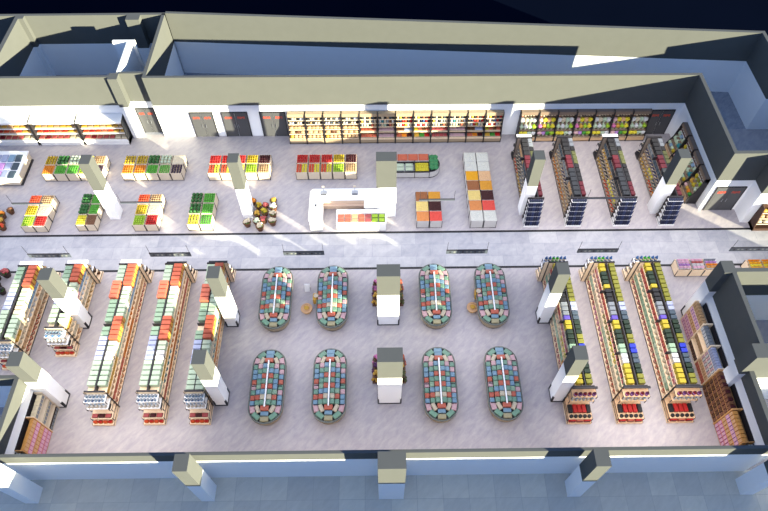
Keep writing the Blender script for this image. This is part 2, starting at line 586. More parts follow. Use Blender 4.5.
def shelf_run(label, x0, x1, y0, y1, wood, group, gap=None, taper=0.0, sx=0.0):
    """gap = (side, y from, y to): where a column stands in that side of the run"""
    xc, yc = (x0 + x1) / 2, (y0 + y1) / 2
    a, b_, c, d = x0 - xc, x1 - xc, y0 - yc, y1 - yc
    t = thing('shelf_run', label, 'store shelf', (xc, yc, 0), 0, group)
    obj('plinth', MB().box(a + .03 if not gap or gap[0] > 0 else -.1, b_ - .03 if not gap or gap[0] < 0 else .1, c, d, 0, .14, M_DARK), t)
    obj('spine_panel', MB().box(sx - .03, sx + .03, c, d, .14, 2.2, M_DARK), t)
    for z in LEV + [TOPZ]:
        for s in (-1, 1):
            a2 = a + taper * z / 2.2
            u, v = (a2, sx - .03) if s < 0 else (sx + .03, b_)
            lip = (a2, a2 + .03) if s < 0 else (b_ - .03, b_)
            spans = [(c, d)] if not gap or gap[0] != s else [(c, gap[1] - yc), (gap[2] - yc, d)]
            for e0, e1 in spans:
                if e1 - e0 > .1:
                    sb = obj('shelf_board', MB().box(u, v, e0, e1, z - .03, z, wood), t)
                    obj('price_rail', MB().box(lip[0], lip[1], e0, e1, z - .045, z + .015, wood), sb)
    for y in (c, d):
        obj('end_panel', MB().box(a, b_, y - .025, y + .025, 0, 2.2, wood).box(a - .02, b_ + .02, y - .04, y + .04, 2.16, 2.24, M_DARK)
            .box(a - .02, a + .03, y - .04, y + .04, 0, 2.2, M_DARK).box(b_ - .03, b_ + .02, y - .04, y + .04, 0, 2.2, M_DARK), t)
    n = max(2, round((d - c) / 2.05))
    for k in range(1, n):
        y = c + (d - c) * k / n
        obj('divider', MB().box(a, b_, y - .02, y + .02, TOPZ, 2.17, M_DARK), t)
    return t


def top_row(where, side_word, xs, facing, y_far, y_near, runs, pitch, name, cat, tall=None, gap=None):
    """boxes on the top shelf: RUNS = [(fraction, colour)] from the far end to the near end"""
    n = int((y_far - y_near - .1) / pitch)
    cum, k = [], 0
    for fr, col in runs:
        k += fr
        cum.append((k, col))
    for i in range(n):
        f = (i + .5) / n * cum[-1][0]
        col = next((c for q, c in cum if f <= q), cum[-1][1])
        yb = y_far - .05 - (i + .5) * pitch
        if col is None or (gap and gap[0] == facing and gap[1] - pitch / 2 < yb < gap[2] + pitch / 2):
            continue
        h = .34 if col not in (tall or ()) else .5
        d = {'carton': .44, 'pack': .34, 'case': .38 if facing < 0 else .28}[cat] if h < .4 else .5
        me = carton(pitch - .05, d, h, col, {'brick': 'gold', 'salmon': 'orange', 'white': 'cream'}.get(col, col))
        x = xs + (h > .4) * (.06 if facing > 0 else -.06)
        put(name, me, '%s %s, %s top row, %s' % (col, cat, side_word, where), cat, '%s %ss, %s top row, %s' % (col, cat, side_word, where),
            (x, y_far - .05 - (i + .5) * pitch, TOPZ), facing * math.pi / 2)


def side_rows(where, x, facing, y_far, y_near, kinds, pitch, seed, gap=None, taper=0.0):
    r = random.Random(seed)
    for li, (name, cat, fn, pal) in enumerate(kinds):
        n = int((y_far - y_near - .2) / pitch)
        i = 0
        while i < n:
            run = r.randint(3, 8)
            col = r.choice(pal)
            for k in range(run):
                if i >= n:
                    break
                yb = y_far - .1 - (i + .5) * pitch
                if gap and gap[0] == facing and gap[1] - pitch / 2 < yb < gap[2] + pitch / 2:
                    i += 1
                    continue
                me = fn(col)
                put(name, me, '%s %s, %s, %s' % (col, cat, LEVNAME[li], where), cat, '%s %ss, %s, %s' % (col, cat, LEVNAME[li], where),
                    (x + taper * LEV[li] / 2.2, y_far - .1 - (i + .5) * pitch, LEV[li]), facing * math.pi / 2)
                i += 1


def end_stand(label, cx, y_front, depth, width, flip, wood, tiers, where, group, header=None, boards=None):
    """stepped display at the end of a run. TIERS: (z, depth, list of rows [(dy, name, cat, mesh fn, colours, n)])"""
    rz = math.pi if flip else 0
    t = thing('end_display', label, 'display stand', (cx, y_front, 0), rz, group)
    W = width / 2
    obj('base', MB().box(-W, W, 0.0, depth, 0, .14, wood, front=wood), t)
    obj('back_panel', MB().box(-W, W, depth - .04, depth, .14, 2.15, wood), t)
    for z, d, _ in tiers:
        obj('shelf_board', MB().box(-W + .02, W - .02, depth - d, depth - .04, z - .025, z, boards or (M_WPANEL if z > 1.2 else wood)), t)
    prof = [(0.02, .14)] + [(depth - d, z) for z, d, _ in tiers] + [(depth - tiers[-1][1], 2.12)]
    for s in (-W, W - .025):
        b = MB()
        for z, d, _ in tiers:
            b.box(s, s + .025, depth - d, depth - d + .04, max(.14, z - .3), z + .02, M_DARK)
            b.box(s, s + .025, depth - d, depth, z - .04, z - .015, M_DARK)
        b.box(s, s + .025, depth - .06, depth, 0, 2.15, M_DARK)
        obj('side_bracket', b, t)
    if header:
        obj('header_board', MB().box(-W, W, depth - (.3 if header == M_WPANEL else .14), depth - .02, 2.17, 2.24, header), t)
    for ti, (z, d, rows) in enumerate(tiers):
        tier = ('lowest tier', 'second tier', 'third tier', 'fourth tier', 'fifth tier', 'top tier')[ti] if len(tiers) > 3 else ('lowest tier', 'middle tier', 'top tier')[ti]
        for dy, name, cat, fn, cols, n in rows:
            for k in range(n):
                col = cols[k % len(cols)]
                x = -W + .06 + (k + .5) * (width - .12) / n
                wx = cx + (-x if flip else x)
                wy = y_front - (depth - d + dy) if flip else y_front + depth - d + dy
                put(name, fn(col), '%s %s, %s, %s' % (col, cat, tier, where), cat, '%s %ss, %s, %s' % (col, cat, tier, where), (wx, wy, z), rz)
    return t


GNAME = ['outermost front left shelf run', 'second front left shelf run', 'third front left shelf run', 'fourth front left shelf run', 'innermost front left shelf run']
GX = [(-22.42, -21.22, 8.25, 13.3), (-19.55, -18.5, 9.05, 13.35), (-16.3, -15.25, 5.16, 13.35), (-13.5, -12.45, 5.16, 13.33), (-10.95, -9.98, 5.14, 13.35)]
GL = [('mint', 1.3), ('orange red', 1.3)]
NL = [(1.35, 'mint'), (1.2, 'salmon'), (1.4, 'sea green'), (.5, None), (.5, 'sea green'), (1.5, 'lavender'), (1.6, 'mint')]
NR = [(1.45, 'brick'), (.35, 'white'), (1.9, 'mint'), (1.5, 'brick'), (.7, 'pale green'), (.5, 'white'), (1.7, 'mint')]
NL1 = [(1.2, 'sea green'), (1.0, 'mint'), (1.6, 'lavender'), (2.0, 'mint')]
NR1 = [(1.7, 'brick'), (1.2, 'pale green'), (.7, 'cream'), (1.8, 'mint')]
P = lambda *a: list(a)
GG = [None, (1, 10.1, 10.97), None, None, None]
for gi, (x0, x1, y0, y1) in enumerate(GX):
    wh = GNAME[gi]
    shelf_run(['light wood shelf run at the far left end of the front aisles', 'light wood shelf run partly behind a white column, second from left', 'long light wood shelf run, third from the left side',
               'long light wood shelf run, fourth from the left side', 'light wood shelf run behind two white columns beside the freezer islands'][gi], x0, x1, y0, y1, M_TAN, None, GG[gi])
    short = gi < 2
    top_row(wh, 'left', x0 + .02, -1, y1, y0, NL1 if short else NL, .3, 'stock_carton', 'carton', ('salmon',), GG[gi])
    top_row(wh, 'right', x1 - .02, 1, y1, y0, NR1 if short else NR, .3, 'stock_carton', 'carton', ('brick',), GG[gi])
    side_rows(wh, x1 - .03, 1, y1, y0, [
        ('juice_bottle', 'juice bottle', lambda c: bottle(.15, .36, c, 'gold'), P('orange red', 'orange', 'gold', 'blue', 'peach', 'peach', 'cream')),
        ('biscuit_box', 'biscuit box', lambda c: carton(.33, .3, .33, c, c), P('orange', 'peach', 'cream', 'salmon', 'gold', 'peach', 'cream')),
        ('preserve_jar', 'preserve jar', lambda c: jar(.15, .32, c, 'cream'), P('cream', 'tan', 'peach', 'teal', 'orange', 'white')),
        ('cereal_box', 'cereal box', lambda c: carton(.33, .26, .33, c, c), P('cream', 'gold', 'peach', 'pale pink', 'mint', 'light blue', 'white'))], .36, 40 + gi, GG[gi])
    H = .8 if gi < 2 else 1.1
    wd = x1 - x0 + .16
    cxm = (x0 + x1) / 2
    ed = 'end stand of the ' + wh
    end_stand(['wood end stand with white bottles, at the leftmost shelf run', 'wood end stand with white bottles, beside the left column foot', 'wood end stand with white bottles, near end of third run',
               'wood end stand with white bottles, near end of fourth run', 'wood end stand with white bottles, beside the column nearest the freezers'][gi],
              cxm, y0 - H, H, wd, False, M_TAN, [
        (.2, H, [(.03, 'snack_pouch', 'snack pouch', lambda c: bag(.24, .2, .2, c, 'orange'), P('orange red', 'red'), 4)]),
        (.55, H - .2, [(.03, 'plum_tray', 'fruit tray', lambda c: tray(.34, .24, .12, c, 'brown'), P('rose', 'maroon'), 3)]),
        (.95, .55, [(.03, 'coffee_pack', 'coffee pack', lambda c: carton(.24, .3, .22, c, 'brown'), P('black', 'charcoal'), 4)]),
        (1.35, .66, [(.03, 'milk_bottle', 'milk bottle', lambda c: bottle(.09, .42, c, 'light blue'), P('white'), 5)]),
        (1.9, .5, [(.02, 'soda_can', 'drink can', lambda c: can(.07, .2, c), P('blue', 'light blue'), 6), (.24, 'soda_can', 'drink can', lambda c: can(.07, .2, c), P('light blue'), 6)])], ed, None)
    ef = 'far end stand of the ' + wh
    end_stand('wood stand with dark packs, far end of the ' + wh, cxm + .15, y1 + .85, .85, wd, True, M_TAN, [
        (.2, .8, [(.03, 'tea_tin', 'tea tin', lambda c: can(.12, .26, c, 'tan'), P('brown', 'cream'), 4)]),
        (.75, .6, [(.03, 'tea_tin', 'tea tin', lambda c: can(.12, .26, c, 'tan'), P('dark brown', 'tan'), 4)]),
        (1.3, .45, [(.03, 'tea_tin', 'tea tin', lambda c: can(.12, .26, c, 'tan'), P('white', 'brown'), 4)])], ef, None, M_WPANEL if gi in (0, 1, 2) else M_DARK)

HNAME = ['innermost front right shelf run', 'middle front right shelf run', 'outermost front right shelf run']
HX = [(9.81, 10.95, 5.14, 13.15), (12.56, 13.78, 5.13, 13.12), (15.36, 16.58, 5.13, 13.12)]
HL = [(.75, 'yellow'), (1.0, 'dark green'), (.65, 'yellow'), (1.0, 'black'), (.95, 'grey'), (.65, 'purple'), (.75, 'yellow'), (.95, 'dark green'), (.65, 'sea green'), (.85, 'white'), (1.45, 'yellow')]
HR = [(3.4, 'olive'), (.95, 'lavender'), (.75, 'slate'), (1.05, 'dark green'), (.75, 'olive'), (.65, 'bright blue'), (.85, 'slate'), (.9, 'dark green'), (.7, 'olive')]
for hi, (x0, x1, y0, y1) in enumerate(HX):
    wh = HNAME[hi]
    shelf_run(['tan shelf run behind two white columns right of the freezers', 'tan shelf run between two others at the front right', 'tan shelf run nearest the front right wall shelf'][hi], x0, x1, y0, y1, M_TAN, None, None, .26, .13)
    top_row(wh, 'left', x0 + .02 + .24, -1, y1, y0, HL, .3, 'detergent_pack', 'pack')
    top_row(wh, 'right', x1 - .02, 1, y1, y0, HR, .3, 'detergent_pack', 'pack')
    side_rows(wh, x0 + .03, -1, y1, y0, [
        ('lotion_bottle', 'lotion bottle', lambda c: bottle(.14, .35, c, 'salmon'), P('pink', 'rose', 'brick', 'cream', 'rose')),
        ('paper_pack', 'paper pack', lambda c: carton(.33, .28, .32, c, c), P('cream', 'mint', 'orange', 'amber', 'pale green', 'sea green')),
        ('cleaning_bottle', 'cleaner bottle', lambda c: bottle(.14, .34, c, 'cream'), P('cream', 'sea green', 'lemon yellow', 'olive', 'pale pink')),
        ('sponge_pack', 'sponge pack', lambda c: carton(.3, .26, .3, c, 'rose'), P('brick', 'maroon', 'pale pink', 'sea green', 'dark green'))], .36, 70 + hi, None, .26)
    cxm, wd, H = (x0 + x1) / 2 + .05, x1 - x0 + .22, 1.3
    ed = 'end stand of the ' + wh
    end_stand(['tan end stand with purple bottles by the column near the freezers', 'tan end stand with purple bottles, middle front right run', 'tan end stand with purple bottles, run nearest the right wall'][hi], cxm, y0 - H, H, wd, False, M_TAN, [
        (.2, H, [(.03, 'rose_soap_box', 'soap box', lambda c: carton(.36, .25, .22, c, 'crimson'), P('red', 'salmon', 'red'), 3)]),
        (.5, H - .1, [(.05, 'shoe_polish_tin', 'polish tin', lambda c: can(.1, .12, c, 'black'), P('black', 'charcoal'), 5), (.34, 'candle_box', 'candle box', lambda c: carton(.22, .46, .16, c, c), P('black', 'red', 'red', 'red', 'black'), 5)]),
        (1.3, .5, [(.03, 'shampoo_bottle', 'shampoo bottle', lambda c: bottle(.07, .42, c, 'grey'), P('white', 'light blue'), 6)]),
        (1.9, .5, [(.03, 'conditioner_bottle', 'conditioner bottle', lambda c: bottle(.1, .34, c, 'maroon', 'lilac'), P('crimson', 'plum', 'crimson'), 5)])], ed, None, M_DARK, M_OAK)
    end_stand('tan stand with pink bottles, far end of the ' + wh, cxm - .15, y1 + .8, .8, wd + .1, True, M_TAN, [
        (.2, .8, [(.03, 'bath_bottle', 'bath bottle', lambda c: bottle(.1, .34, c), P('pink', 'white', 'crimson'), 5)]),
        (.75, .6, [(.03, 'bath_bottle', 'bath bottle', lambda c: bottle(.1, .34, c), P('white', 'rose'), 5)]),
        (1.3, .5, [(.03, 'bath_bottle', 'bath bottle', lambda c: bottle(.1, .34, c), P('brown', 'white'), 5)]),
        (1.9, .45, [(.03, 'spray_bottle', 'spray bottle', lambda c: bottle(.1, .42, c, 'blue'), P('blue', 'blue', 'bright green', 'bright green'), 6)])], 'far stand of the ' + wh, None)

UNAME = ['innermost back right shelf run', 'second back right shelf run', 'third back right shelf run', 'outermost back right shelf run']
UX = [(9.28, 10.3, 18.2, 23.7), (12.1, 13.15, 18.2, 23.7), (15.33, 16.4, 18.2, 23.65), (18.42, 19.45, 18.2, 23.6)]
UL = [(1.6, 'black'), (1.1, 'wine'), (2.7, 'charcoal')]
UR = [(.7, 'grey'), (.6, 'black'), (1.0, 'moss'), (1.4, 'black'), (1.3, 'wine')]
UG = [(-1, 18.45, 19.35), None, None, (-1, 18.45, 19.35)]
for ui, (x0, x1, y0, y1) in enumerate(UX):
    wh = UNAME[ui]
    shelf_run(['dark topped shelf run behind the column beside the bulk food bins', 'dark topped shelf run, second right of the bulk food bins', 'dark topped shelf run, third right of the bulk food bins',
               'dark topped shelf run behind the column nearest the right wall'][ui], x0, x1, y0, y1, M_GREYW, None, UG[ui], .3, .16)
    top_row(wh, 'left', x0 + .27, -1, y1, y0, UL, .4, 'wine_case', 'case', None, UG[ui])
    top_row(wh, 'right', x1 - .02, 1, y1, y0, UR, .4, 'wine_case', 'case', None, UG[ui])
    side_rows(wh, x0 + .03, -1, y1, y0, [
        ('spirit_bottle', 'spirit bottle', lambda c: bottle(.13, .36, c, 'gold'), P('orange red', 'orange', 'gold', 'tan')),
        ('wine_bottle', 'wine bottle', lambda c: bottle(.13, .36, c, 'grey'), P('slate', 'lemon yellow', 'grey', 'tan', 'charcoal')),
        ('water_bottle', 'water bottle', lambda c: bottle(.13, .34, c, 'light blue'), P('slate', 'grey', 'gold', 'charcoal', 'denim')),
        ('gift_box', 'gift box', lambda c: carton(.31, .24, .3, c, c), P('grey', 'slate', 'wine', 'tan', 'charcoal'))], .36, 90 + ui, UG[ui], .3)
    cxm, wd = (x0 + x1) / 2 - .02, x1 - x0
    f = lambda c: carton(.14, .2, .355, c, c)
    end_stand(['white tiered stand of navy boxes behind the column by bulk bins', 'white tiered stand of navy boxes, second from the bulk bins', 'white tiered stand of navy boxes, third from the bulk bins', 'white tiered stand of navy boxes beside the column nearest the wall'][ui],
              cxm, 17.46, .76, wd, False, M_WPANEL, [(.16 + .39 * k, .74 - .09 * k, [(.0, 'battery_box', 'box', f, P('navy', 'navy', 'denim'), 6)]) for k in range(5)] + [(2.1, .34, [(.03, 'battery_box', 'box', lambda c: carton(.135, .2, .12, c, 'slate'), P('navy'), 6)])], 'end stand of the ' + wh, None)
    end_stand('dark stand at the far end of the ' + wh, cxm, y1 + .6, .6, wd, True, M_DARK, [(.3, .55, [(.03, 'cordial_bottle', 'cordial bottle', lambda c: bottle(.09, .3, c), P('navy', 'grey'), 5)]), (1.2, .45, [(.03, 'cordial_bottle', 'cordial bottle', lambda c: bottle(.09, .3, c), P('grey', 'navy'), 5)])], 'far stand of the ' + wh, None, M_WPANEL if ui % 2 == 0 else M_DARK)

# ------------------------------------------------------------------ freezer islands
RIM = [(0, 0)]


def oval(hw, hl, n=12):
    st = hl - hw
    return [(hw * math.cos(t), st + hw * math.sin(t)) for t in [math.pi * k / n for k in range(n + 1)]] + [(hw * math.cos(t), -st + hw * math.sin(t)) for t in [math.pi + math.pi * k / n for k in range(n + 1)]]


def ringband(b, hw0, hl0, hw1, hl1, z0, z1, mt):
    o1, o2 = oval(hw0, hl0), oval(hw1, hl1)
    b.rings([[(x, y, z0) for x, y in o1], [(x, y, z1) for x, y in o1], [(x, y, z1) for x, y in o2], [(x, y, z0) for x, y in o2], [(x, y, z0) for x, y in o1]], mt, False)


HW, HL = .95, 2.2
FREEZER = {}
FB = MB()
FB.rings([[(x, y, .1) for x, y in oval(.84, 2.08)], [(x, y, .5) for x, y in oval(HW, HL)], [(x, y, .72) for x, y in oval(HW, HL)]], mat('freezer_taupe', (146, 130, 106), .5))
ME_BODY = FB.mesh('body')
ME_PL = MB().prism(oval(.8, 2.04), 0, .1, M_DARK).mesh('plinth')
b = MB()
ringband(b, HW + .015, HL + .015, HW - .05, HL - .05, .7, .80, mat('freezer_rim', (98, 102, 94), .4))
ME_RIM = b.mesh('rim')
ME_DECK = MB().prism(oval(HW - .05, HL - .05), .71, .74, M_DARK).mesh('deck')
b = MB().box(-.025, .025, -1.35, 1.35, .74, 1.12, M_CREAM).box(-.04, .04, -1.37, 1.37, 1.12, 1.16, M_WPANEL)
ME_STRIP = b.mesh('centre_rail')
ME_CROSS = MB().box(-.84, -.05, -.02, .02, .74, .93, M_DARK).box(.05, .84, -.02, .02, .74, .93, M_DARK).mesh('cross_bar')


def pack(w_, l_, h, c):
    def f():
        bb = MB().cbox(-w_ / 2, w_ / 2, -l_ / 2, l_ / 2, 0, h, cm(c, .35), .025)
        bb.box(-w_ * .3, w_ * .3, -l_ * .3, l_ * .3, h, h + .006, cm(c, .35))
        return bb.mesh('frozen_pack')
    return cached(('pack', w_, l_, h, c), f)


PAL['ice green'] = (136, 176, 150)
PAL['ice blue'] = (142, 176, 196)
PAL['coral'] = (216, 116, 92)
FCOLS = {-.74: ['ice green', 'ice blue', 'ice blue', 'coral', 'pale pink', 'ice green', 'coral', 'ice blue'],
         -.45: ['pale pink', 'ice green', 'ice blue', 'ice green', 'sea green', 'ice blue', 'coral', 'ice green'],
         -.18: ['ice blue', 'ice green', 'coral', 'ice green', 'coral', 'ice blue', 'cream', 'ice green'],
         .18: ['ice green', 'ice blue', 'coral', 'ice green', 'coral', 'ice green', 'cream', 'ice green'],
         .45: ['pale pink', 'ice blue', 'ice green', 'ice blue', 'ice blue', 'sea green', 'coral', 'ice green'],
         .74: ['ice green', 'pale pink', 'ice blue', 'coral', 'ice green', 'pale pink', 'ice blue', 'ice blue']}
FZ = {.74: .76, .45: .86, .18: .95}
ISL = [(-6.85, 11.78), (-3.4, 11.8), (2.9, 11.86), (6.38, 11.86), (-6.83, 6.0), (-3.35, 6.02), (2.83, 6.03), (6.4, 6.04)]
INAME = [r_ + ' ' + c_ + ' freezer' for r_ in ('back', 'front') for c_ in ('outer left', 'inner left', 'inner right', 'outer right')]
for k, (x, y) in enumerate(ISL):
    t = thing('freezer_island', 'oval freezer island of coloured packs, %s of four in the %s row' % (('leftmost', 'second', 'third', 'rightmost')[k % 4], ('back', 'front')[k // 4]), 'freezer', (x, y, 0))
    for nm, me in (('plinth', ME_PL), ('body', ME_BODY), ('rim', ME_RIM), ('deck', ME_DECK), ('centre_rail', ME_STRIP)):
        obj(nm, me, t)
    for yy in (-1.24, -.1, 1.24):
        obj('cross_bar', ME_CROSS, t, (0, yy, 0))
    for cx_, cols in FCOLS.items():
        for i, col in enumerate(cols):
            yy = 1.08 - i * .309
            nm = {.74: 'frozen_vegetable_pack', .45: 'frozen_fish_pack', .18: 'frozen_meal_pack'}[abs(cx_)]
            pos = {.74: 'outer', .45: 'middle', .18: 'inner'}[abs(cx_)] + (' left' if cx_ < 0 else ' right')
            put(nm, pack(.255, .28, .15, col), '%s pack, %s line, %s' % (col, pos, INAME[k]), 'frozen pack', '%s packs, %s line, freezer %s' % (col, pos, INAME[k]), (x + cx_, y + yy, FZ[abs(cx_)] - .02))
    for e in (1, -1):
        en = 'far end' if e > 0 else 'near end'
        for q, (ang, col) in enumerate(zip((12, 50, 90, 130, 168), ('pale pink', 'ice green', 'sand' if e < 0 else 'ice blue', 'ice green', 'pale pink'))):
            a = math.radians(ang) * e
            put('frozen_end_pack', pack(.46, .28, .12, col), '%s pack, outer curve, %s, %s' % (col, en, INAME[k]), 'frozen pack', '%s packs, outer curve, %s, %s' % (col, en, INAME[k]), (x + .72 * math.cos(a), y + e * 1.24 + .72 * math.sin(a) * 1, .76), a - math.pi / 2)
        for q, (ang, col) in enumerate(zip((25, 90, 155), ('cream', 'ice blue', 'cream'))):
            a = math.radians(ang) * e
            put('frozen_end_pack', pack(.42, .23, .12, col), '%s pack, inner curve, %s, %s' % (col, en, INAME[k]), 'frozen pack', '%s packs, inner curve, %s, %s' % (col, en, INAME[k]), (x + .44 * math.cos(a), y + e * 1.24 + .44 * math.sin(a), .84), a - math.pi / 2)
        put('frozen_cake_box', pack(.46, .26, .14, 'coral'), 'coral box, %s of the rail, %s' % (en, INAME[k]), 'frozen box', None, (x, y + e * 1.42, .95), 0)

# ------------------------------------------------------------------ produce bins
def bin_parts(w_, d, h, key, panel=None):
    def f():
        pn = panel or M_CREAM
        t = .02
        b = MB().box(-w_ / 2 + .02, w_ / 2 - .02, 0, t, .06, h, pn).box(-w_ / 2 + .02, w_ / 2 - .02, d - t, d, .06, h, pn)
        b.box(-w_ / 2 + .02, -w_ / 2 + .02 + t, t, d - t, .06, h, pn).box(w_ / 2 - .02 - t, w_ / 2 - .02, t, d - t, .06, h, pn)
        b.box(-w_ / 2 + .05, w_ / 2 - .05, t, d - t, h - .16, h - .12, M_TAN)
        base = MB().box(-w_ / 2 + .03, w_ / 2 - .03, .02, d - .01, 0, .06, M_DARK)
        post = MB()
        for x in (-w_ / 2, w_ / 2 - .03):
            post.box(x, x + .03, -.005, .03, 0, h - .02, M_DARK).box(x, x + .03, d - .03, d + .005, 0, h - .02, M_DARK)
        return b.mesh('panels'), base.mesh('plinth'), post.mesh('corner_posts')
    return cached(('bin', w_, d, h, key), f)


def make_bin(label, x, y, w_, d, h, key='c', panel=None, group=None):
    t = thing('produce_bin', label, 'produce bin', (x, y, 0), 0, group)
    a, b_, c = bin_parts(w_, d, h, key, panel)
    obj('panels', a, t)
    obj('plinth', b_, t)
    obj('corner_posts', c, t)
    return t


def heap_mesh(w_, d, h, c, bump=.05):
    """granular heap: fine bumpy mound"""
    def f():
        rr = random.Random(len(c))
        n = 12
        b = MB()
        k = b.m(cm(c, .7))
        for j in range(n + 1):
            for i in range(n + 1):
                u, v = i / n, j / n
                e = min(u, 1 - u, v, 1 - v) * 4
                b.v.append((-w_ / 2 + w_ * u, d * v, h * min(1, .55 + e) * (.8 + .2 * math.sin(u * 3) * math.sin(v * 3)) + rr.uniform(-bump, bump) * .35 * (0 if e == 0 else 1)))
        for j in range(n):
            for i in range(n):
                a = j * (n + 1) + i
                b.face([a, a + 1, a + n + 2, a + n + 1], k)
        m0 = len(b.v)
        b.v += [(-w_ / 2, 0, -.02), (w_ / 2, 0, -.02), (w_ / 2, d, -.02), (-w_ / 2, d, -.02)]
        b.face([m0 + 3, m0 + 2, m0 + 1, m0], k)
        return b.mesh('heap')
    return cached(('heap', w_, d, h, c), f)


FR = {  # fruit kinds: name, category, mesh, grid n, radius
    'orange': ('orange', 'orange', 'orange', 'round', 5, .083), 'tomato': ('tomato', 'tomato', 'orange red', 'round', 5, .083),
    'redpepper': ('red_pepper', 'red pepper', 'red', 'round', 5, .083), 'apple': ('red_apple', 'apple', 'red', 'round', 5, .083),
    'plum': ('plum', 'plum', 'maroon', 'round', 5, .083), 'lemon': ('lemon', 'lemon', 'lemon yellow', 'round', 5, .083), 'yellowpepper': ('yellow_pepper', 'yellow pepper', 'mustard', 'round', 5, .083),
    'lime': ('lime', 'lime', 'lime', 'round', 5, .083), 'melon': ('watermelon', 'watermelon', 'forest', 'melon', 3, .125), 'pine': ('pineapple', 'pineapple', 'mustard', 'pine', 4, .085),
    'potato': ('potato', 'potato', 'tan', 'round', 5, .083), 'greenapple': ('green_apple', 'green apple', 'leaf green', 'round', 5, .083), 'cabbage': ('cabbage', 'cabbage', 'pale green', 'round', 3, .125),
    'banana': ('mango', 'mango', 'lemon yellow', 'long', 4, .09), 'cucumber': ('cucumber', 'cucumber', 'leaf green', 'long', 5, .07), 'eggplant': ('aubergine', 'aubergine', 'purple', 'long', 4, .09)}
PAL['aubergine'] = (62, 36, 62)
FR['eggplant'] = ('aubergine', 'aubergine', 'aubergine', 'long', 4, .09)
FPH = {'orange': 'orange fruit', 'tomato': 'orange red tomato', 'redpepper': 'red pepper', 'apple': 'red apple', 'plum': 'dark plum', 'lemon': 'yellow lemon', 'yellowpepper': 'golden pepper', 'lime': 'yellow green lime', 'melon': 'striped green watermelon',
       'pine': 'golden pineapple', 'potato': 'tan potato', 'greenapple': 'green apple', 'cabbage': 'pale green cabbage', 'banana': 'yellow mango', 'cucumber': 'green cucumber', 'eggplant': 'dark aubergine'}


def fill(kind, x, y, w_, d, h, where, x_from=0.0, x_to=1.0):
    """rows of fruit in a bin, or one heap where nobody could count"""
    if kind is None:
        return
    wi, di = w_ - .07, d - .05
    if kind.startswith('bulk:'):
        c = kind[5:]
        o = put('bulk_food', heap_mesh(w_ - .03, d - .015, .07, c), '%s loose bulk food, %s' % (c, where), 'bulk food', None, (x, y + .008, h - .03))
        o['kind'] = 'stuff'
        return
    name, cat, col, shape, n, r = FR[kind]
    me = fruit(r, col, shape)
    x0, wx = x - wi / 2 + wi * x_from, wi * (x_to - x_from)
    nx = max(2, round(n * (x_to - x_from))) if x_to - x_from < 1 else n
    for j in range(n):
        for i in range(nx):
            dx = (i + .5) / nx
            dy = (j + .5) / n
            z = h - .1 + .05 * math.sin(dx * math.pi) * math.sin(dy * math.pi)
            o = put(name, me, '%s, %s' % (FPH[kind], where), cat, '%ss, %s' % (FPH[kind], where), (x0 + wx * dx, y + .025 + di * dy, z))
            o.rotation_euler = (0, 0, R.uniform(-.3, .3))


ORD = ['first', 'second', 'third', 'fourth', 'fifth', 'sixth', 'seventh']


def stand(name, x0, y0, cols, rows, bw, bd, contents, h=.78, step=.06, desc='white', panel=None):
    """contents[row][col], row 0 nearest"""
    for rj in range(rows):
        for ci in range(cols):
            k = contents[rj][ci]
            x, y, hh = x0 + bw * (ci + .5), y0 + bd * rj, h + step * rj
            ks = k if isinstance(k, tuple) else (k,)
            rn = {1: ('',), 2: ('front', 'rear'), 3: ('front', 'middle', 'rear')}.get(rows, ORD)[rj] + ' row'
            where = '%s bin, %s, %s' % (ORD[ci], rn, name)
            make_bin('%s produce bin, %s' % (desc, where.replace(' bin', ' from left', 1)), x, y, bw - .03, bd - .02, hh, 'k%s' % (panel.name if panel else ''), panel)
            if len(ks) == 1:
                fill(ks[0], x, y, bw - .03, bd - .02, hh, where)
            else:
                fill(ks[0], x, y, bw - .03, bd - .02, hh, where, 0, .5)
                fill(ks[1], x, y, bw - .03, bd - .02, hh, where, .5, 1)


stand('stand behind left column', -24.3, 22.0, 5, 2, .86, .84, [['orange', 'greenapple', 'greenapple', 'lime', 'eggplant'], ['pine', 'melon', 'cabbage', 'lemon', 'potato']])
stand('stand between left columns', -18.68, 21.97, 5, 2, .86, .84, [['orange', 'orange', 'greenapple', 'cucumber', 'eggplant'], ['pine', 'pine', 'melon', 'cabbage', 'bulk:cream']])
stand('red pepper stand behind column', -12.6, 21.93, 5, 2, .88, .84, [[('tomato', 'lemon'), ('tomato', 'lemon'), ('tomato', 'lemon'), 'lime', 'potato'], ['redpepper', 'redpepper', 'redpepper', 'yellowpepper', 'plum']])
stand('red pepper stand behind counter', -6.38, 21.92, 5, 2, .87, .84, [[('tomato', 'lemon'), ('tomato', 'lemon'), ('tomato', 'lemon'), 'lime', 'potato'], ['redpepper', 'apple', 'apple', 'yellowpepper', 'plum']])
stand('leftmost small stand', -24.35, 17.46, 2, 3, .82, .86, [['lime', 'apple'], ['yellowpepper', 'bulk:cream'], ['tomato', 'potato']], .7)
stand('melon stand by left column', -20.75, 17.52, 2, 3, .66, .86, [['lemon', 'bulk:brown'], ['melon', 'greenapple'], ['melon', 'greenapple']], .7)
stand('small stand right of column', -16.95, 17.46, 2, 3, .83, .86, [['lime', 'apple'], ['yellowpepper', 'bulk:cream'], ['tomato', 'potato']], .7)
stand('melon stand before second column', -13.34, 17.46, 2, 3, .84, .88, [['banana', 'cucumber'], ['melon', 'greenapple'], ['melon', 'greenapple']], .7)
M_GREYP = mat('grey_panel', (190, 186, 182), .5, .04)
stand('six bin bulk stand', 2.0, 17.5, 2, 3, .87, .86, [['bulk:apricot', 'bulk:red lentil'], ['bulk:butter', 'bulk:beetroot'], ['bulk:chestnut', 'bulk:marigold']], .76, .0, 'grey', M_GREYP)
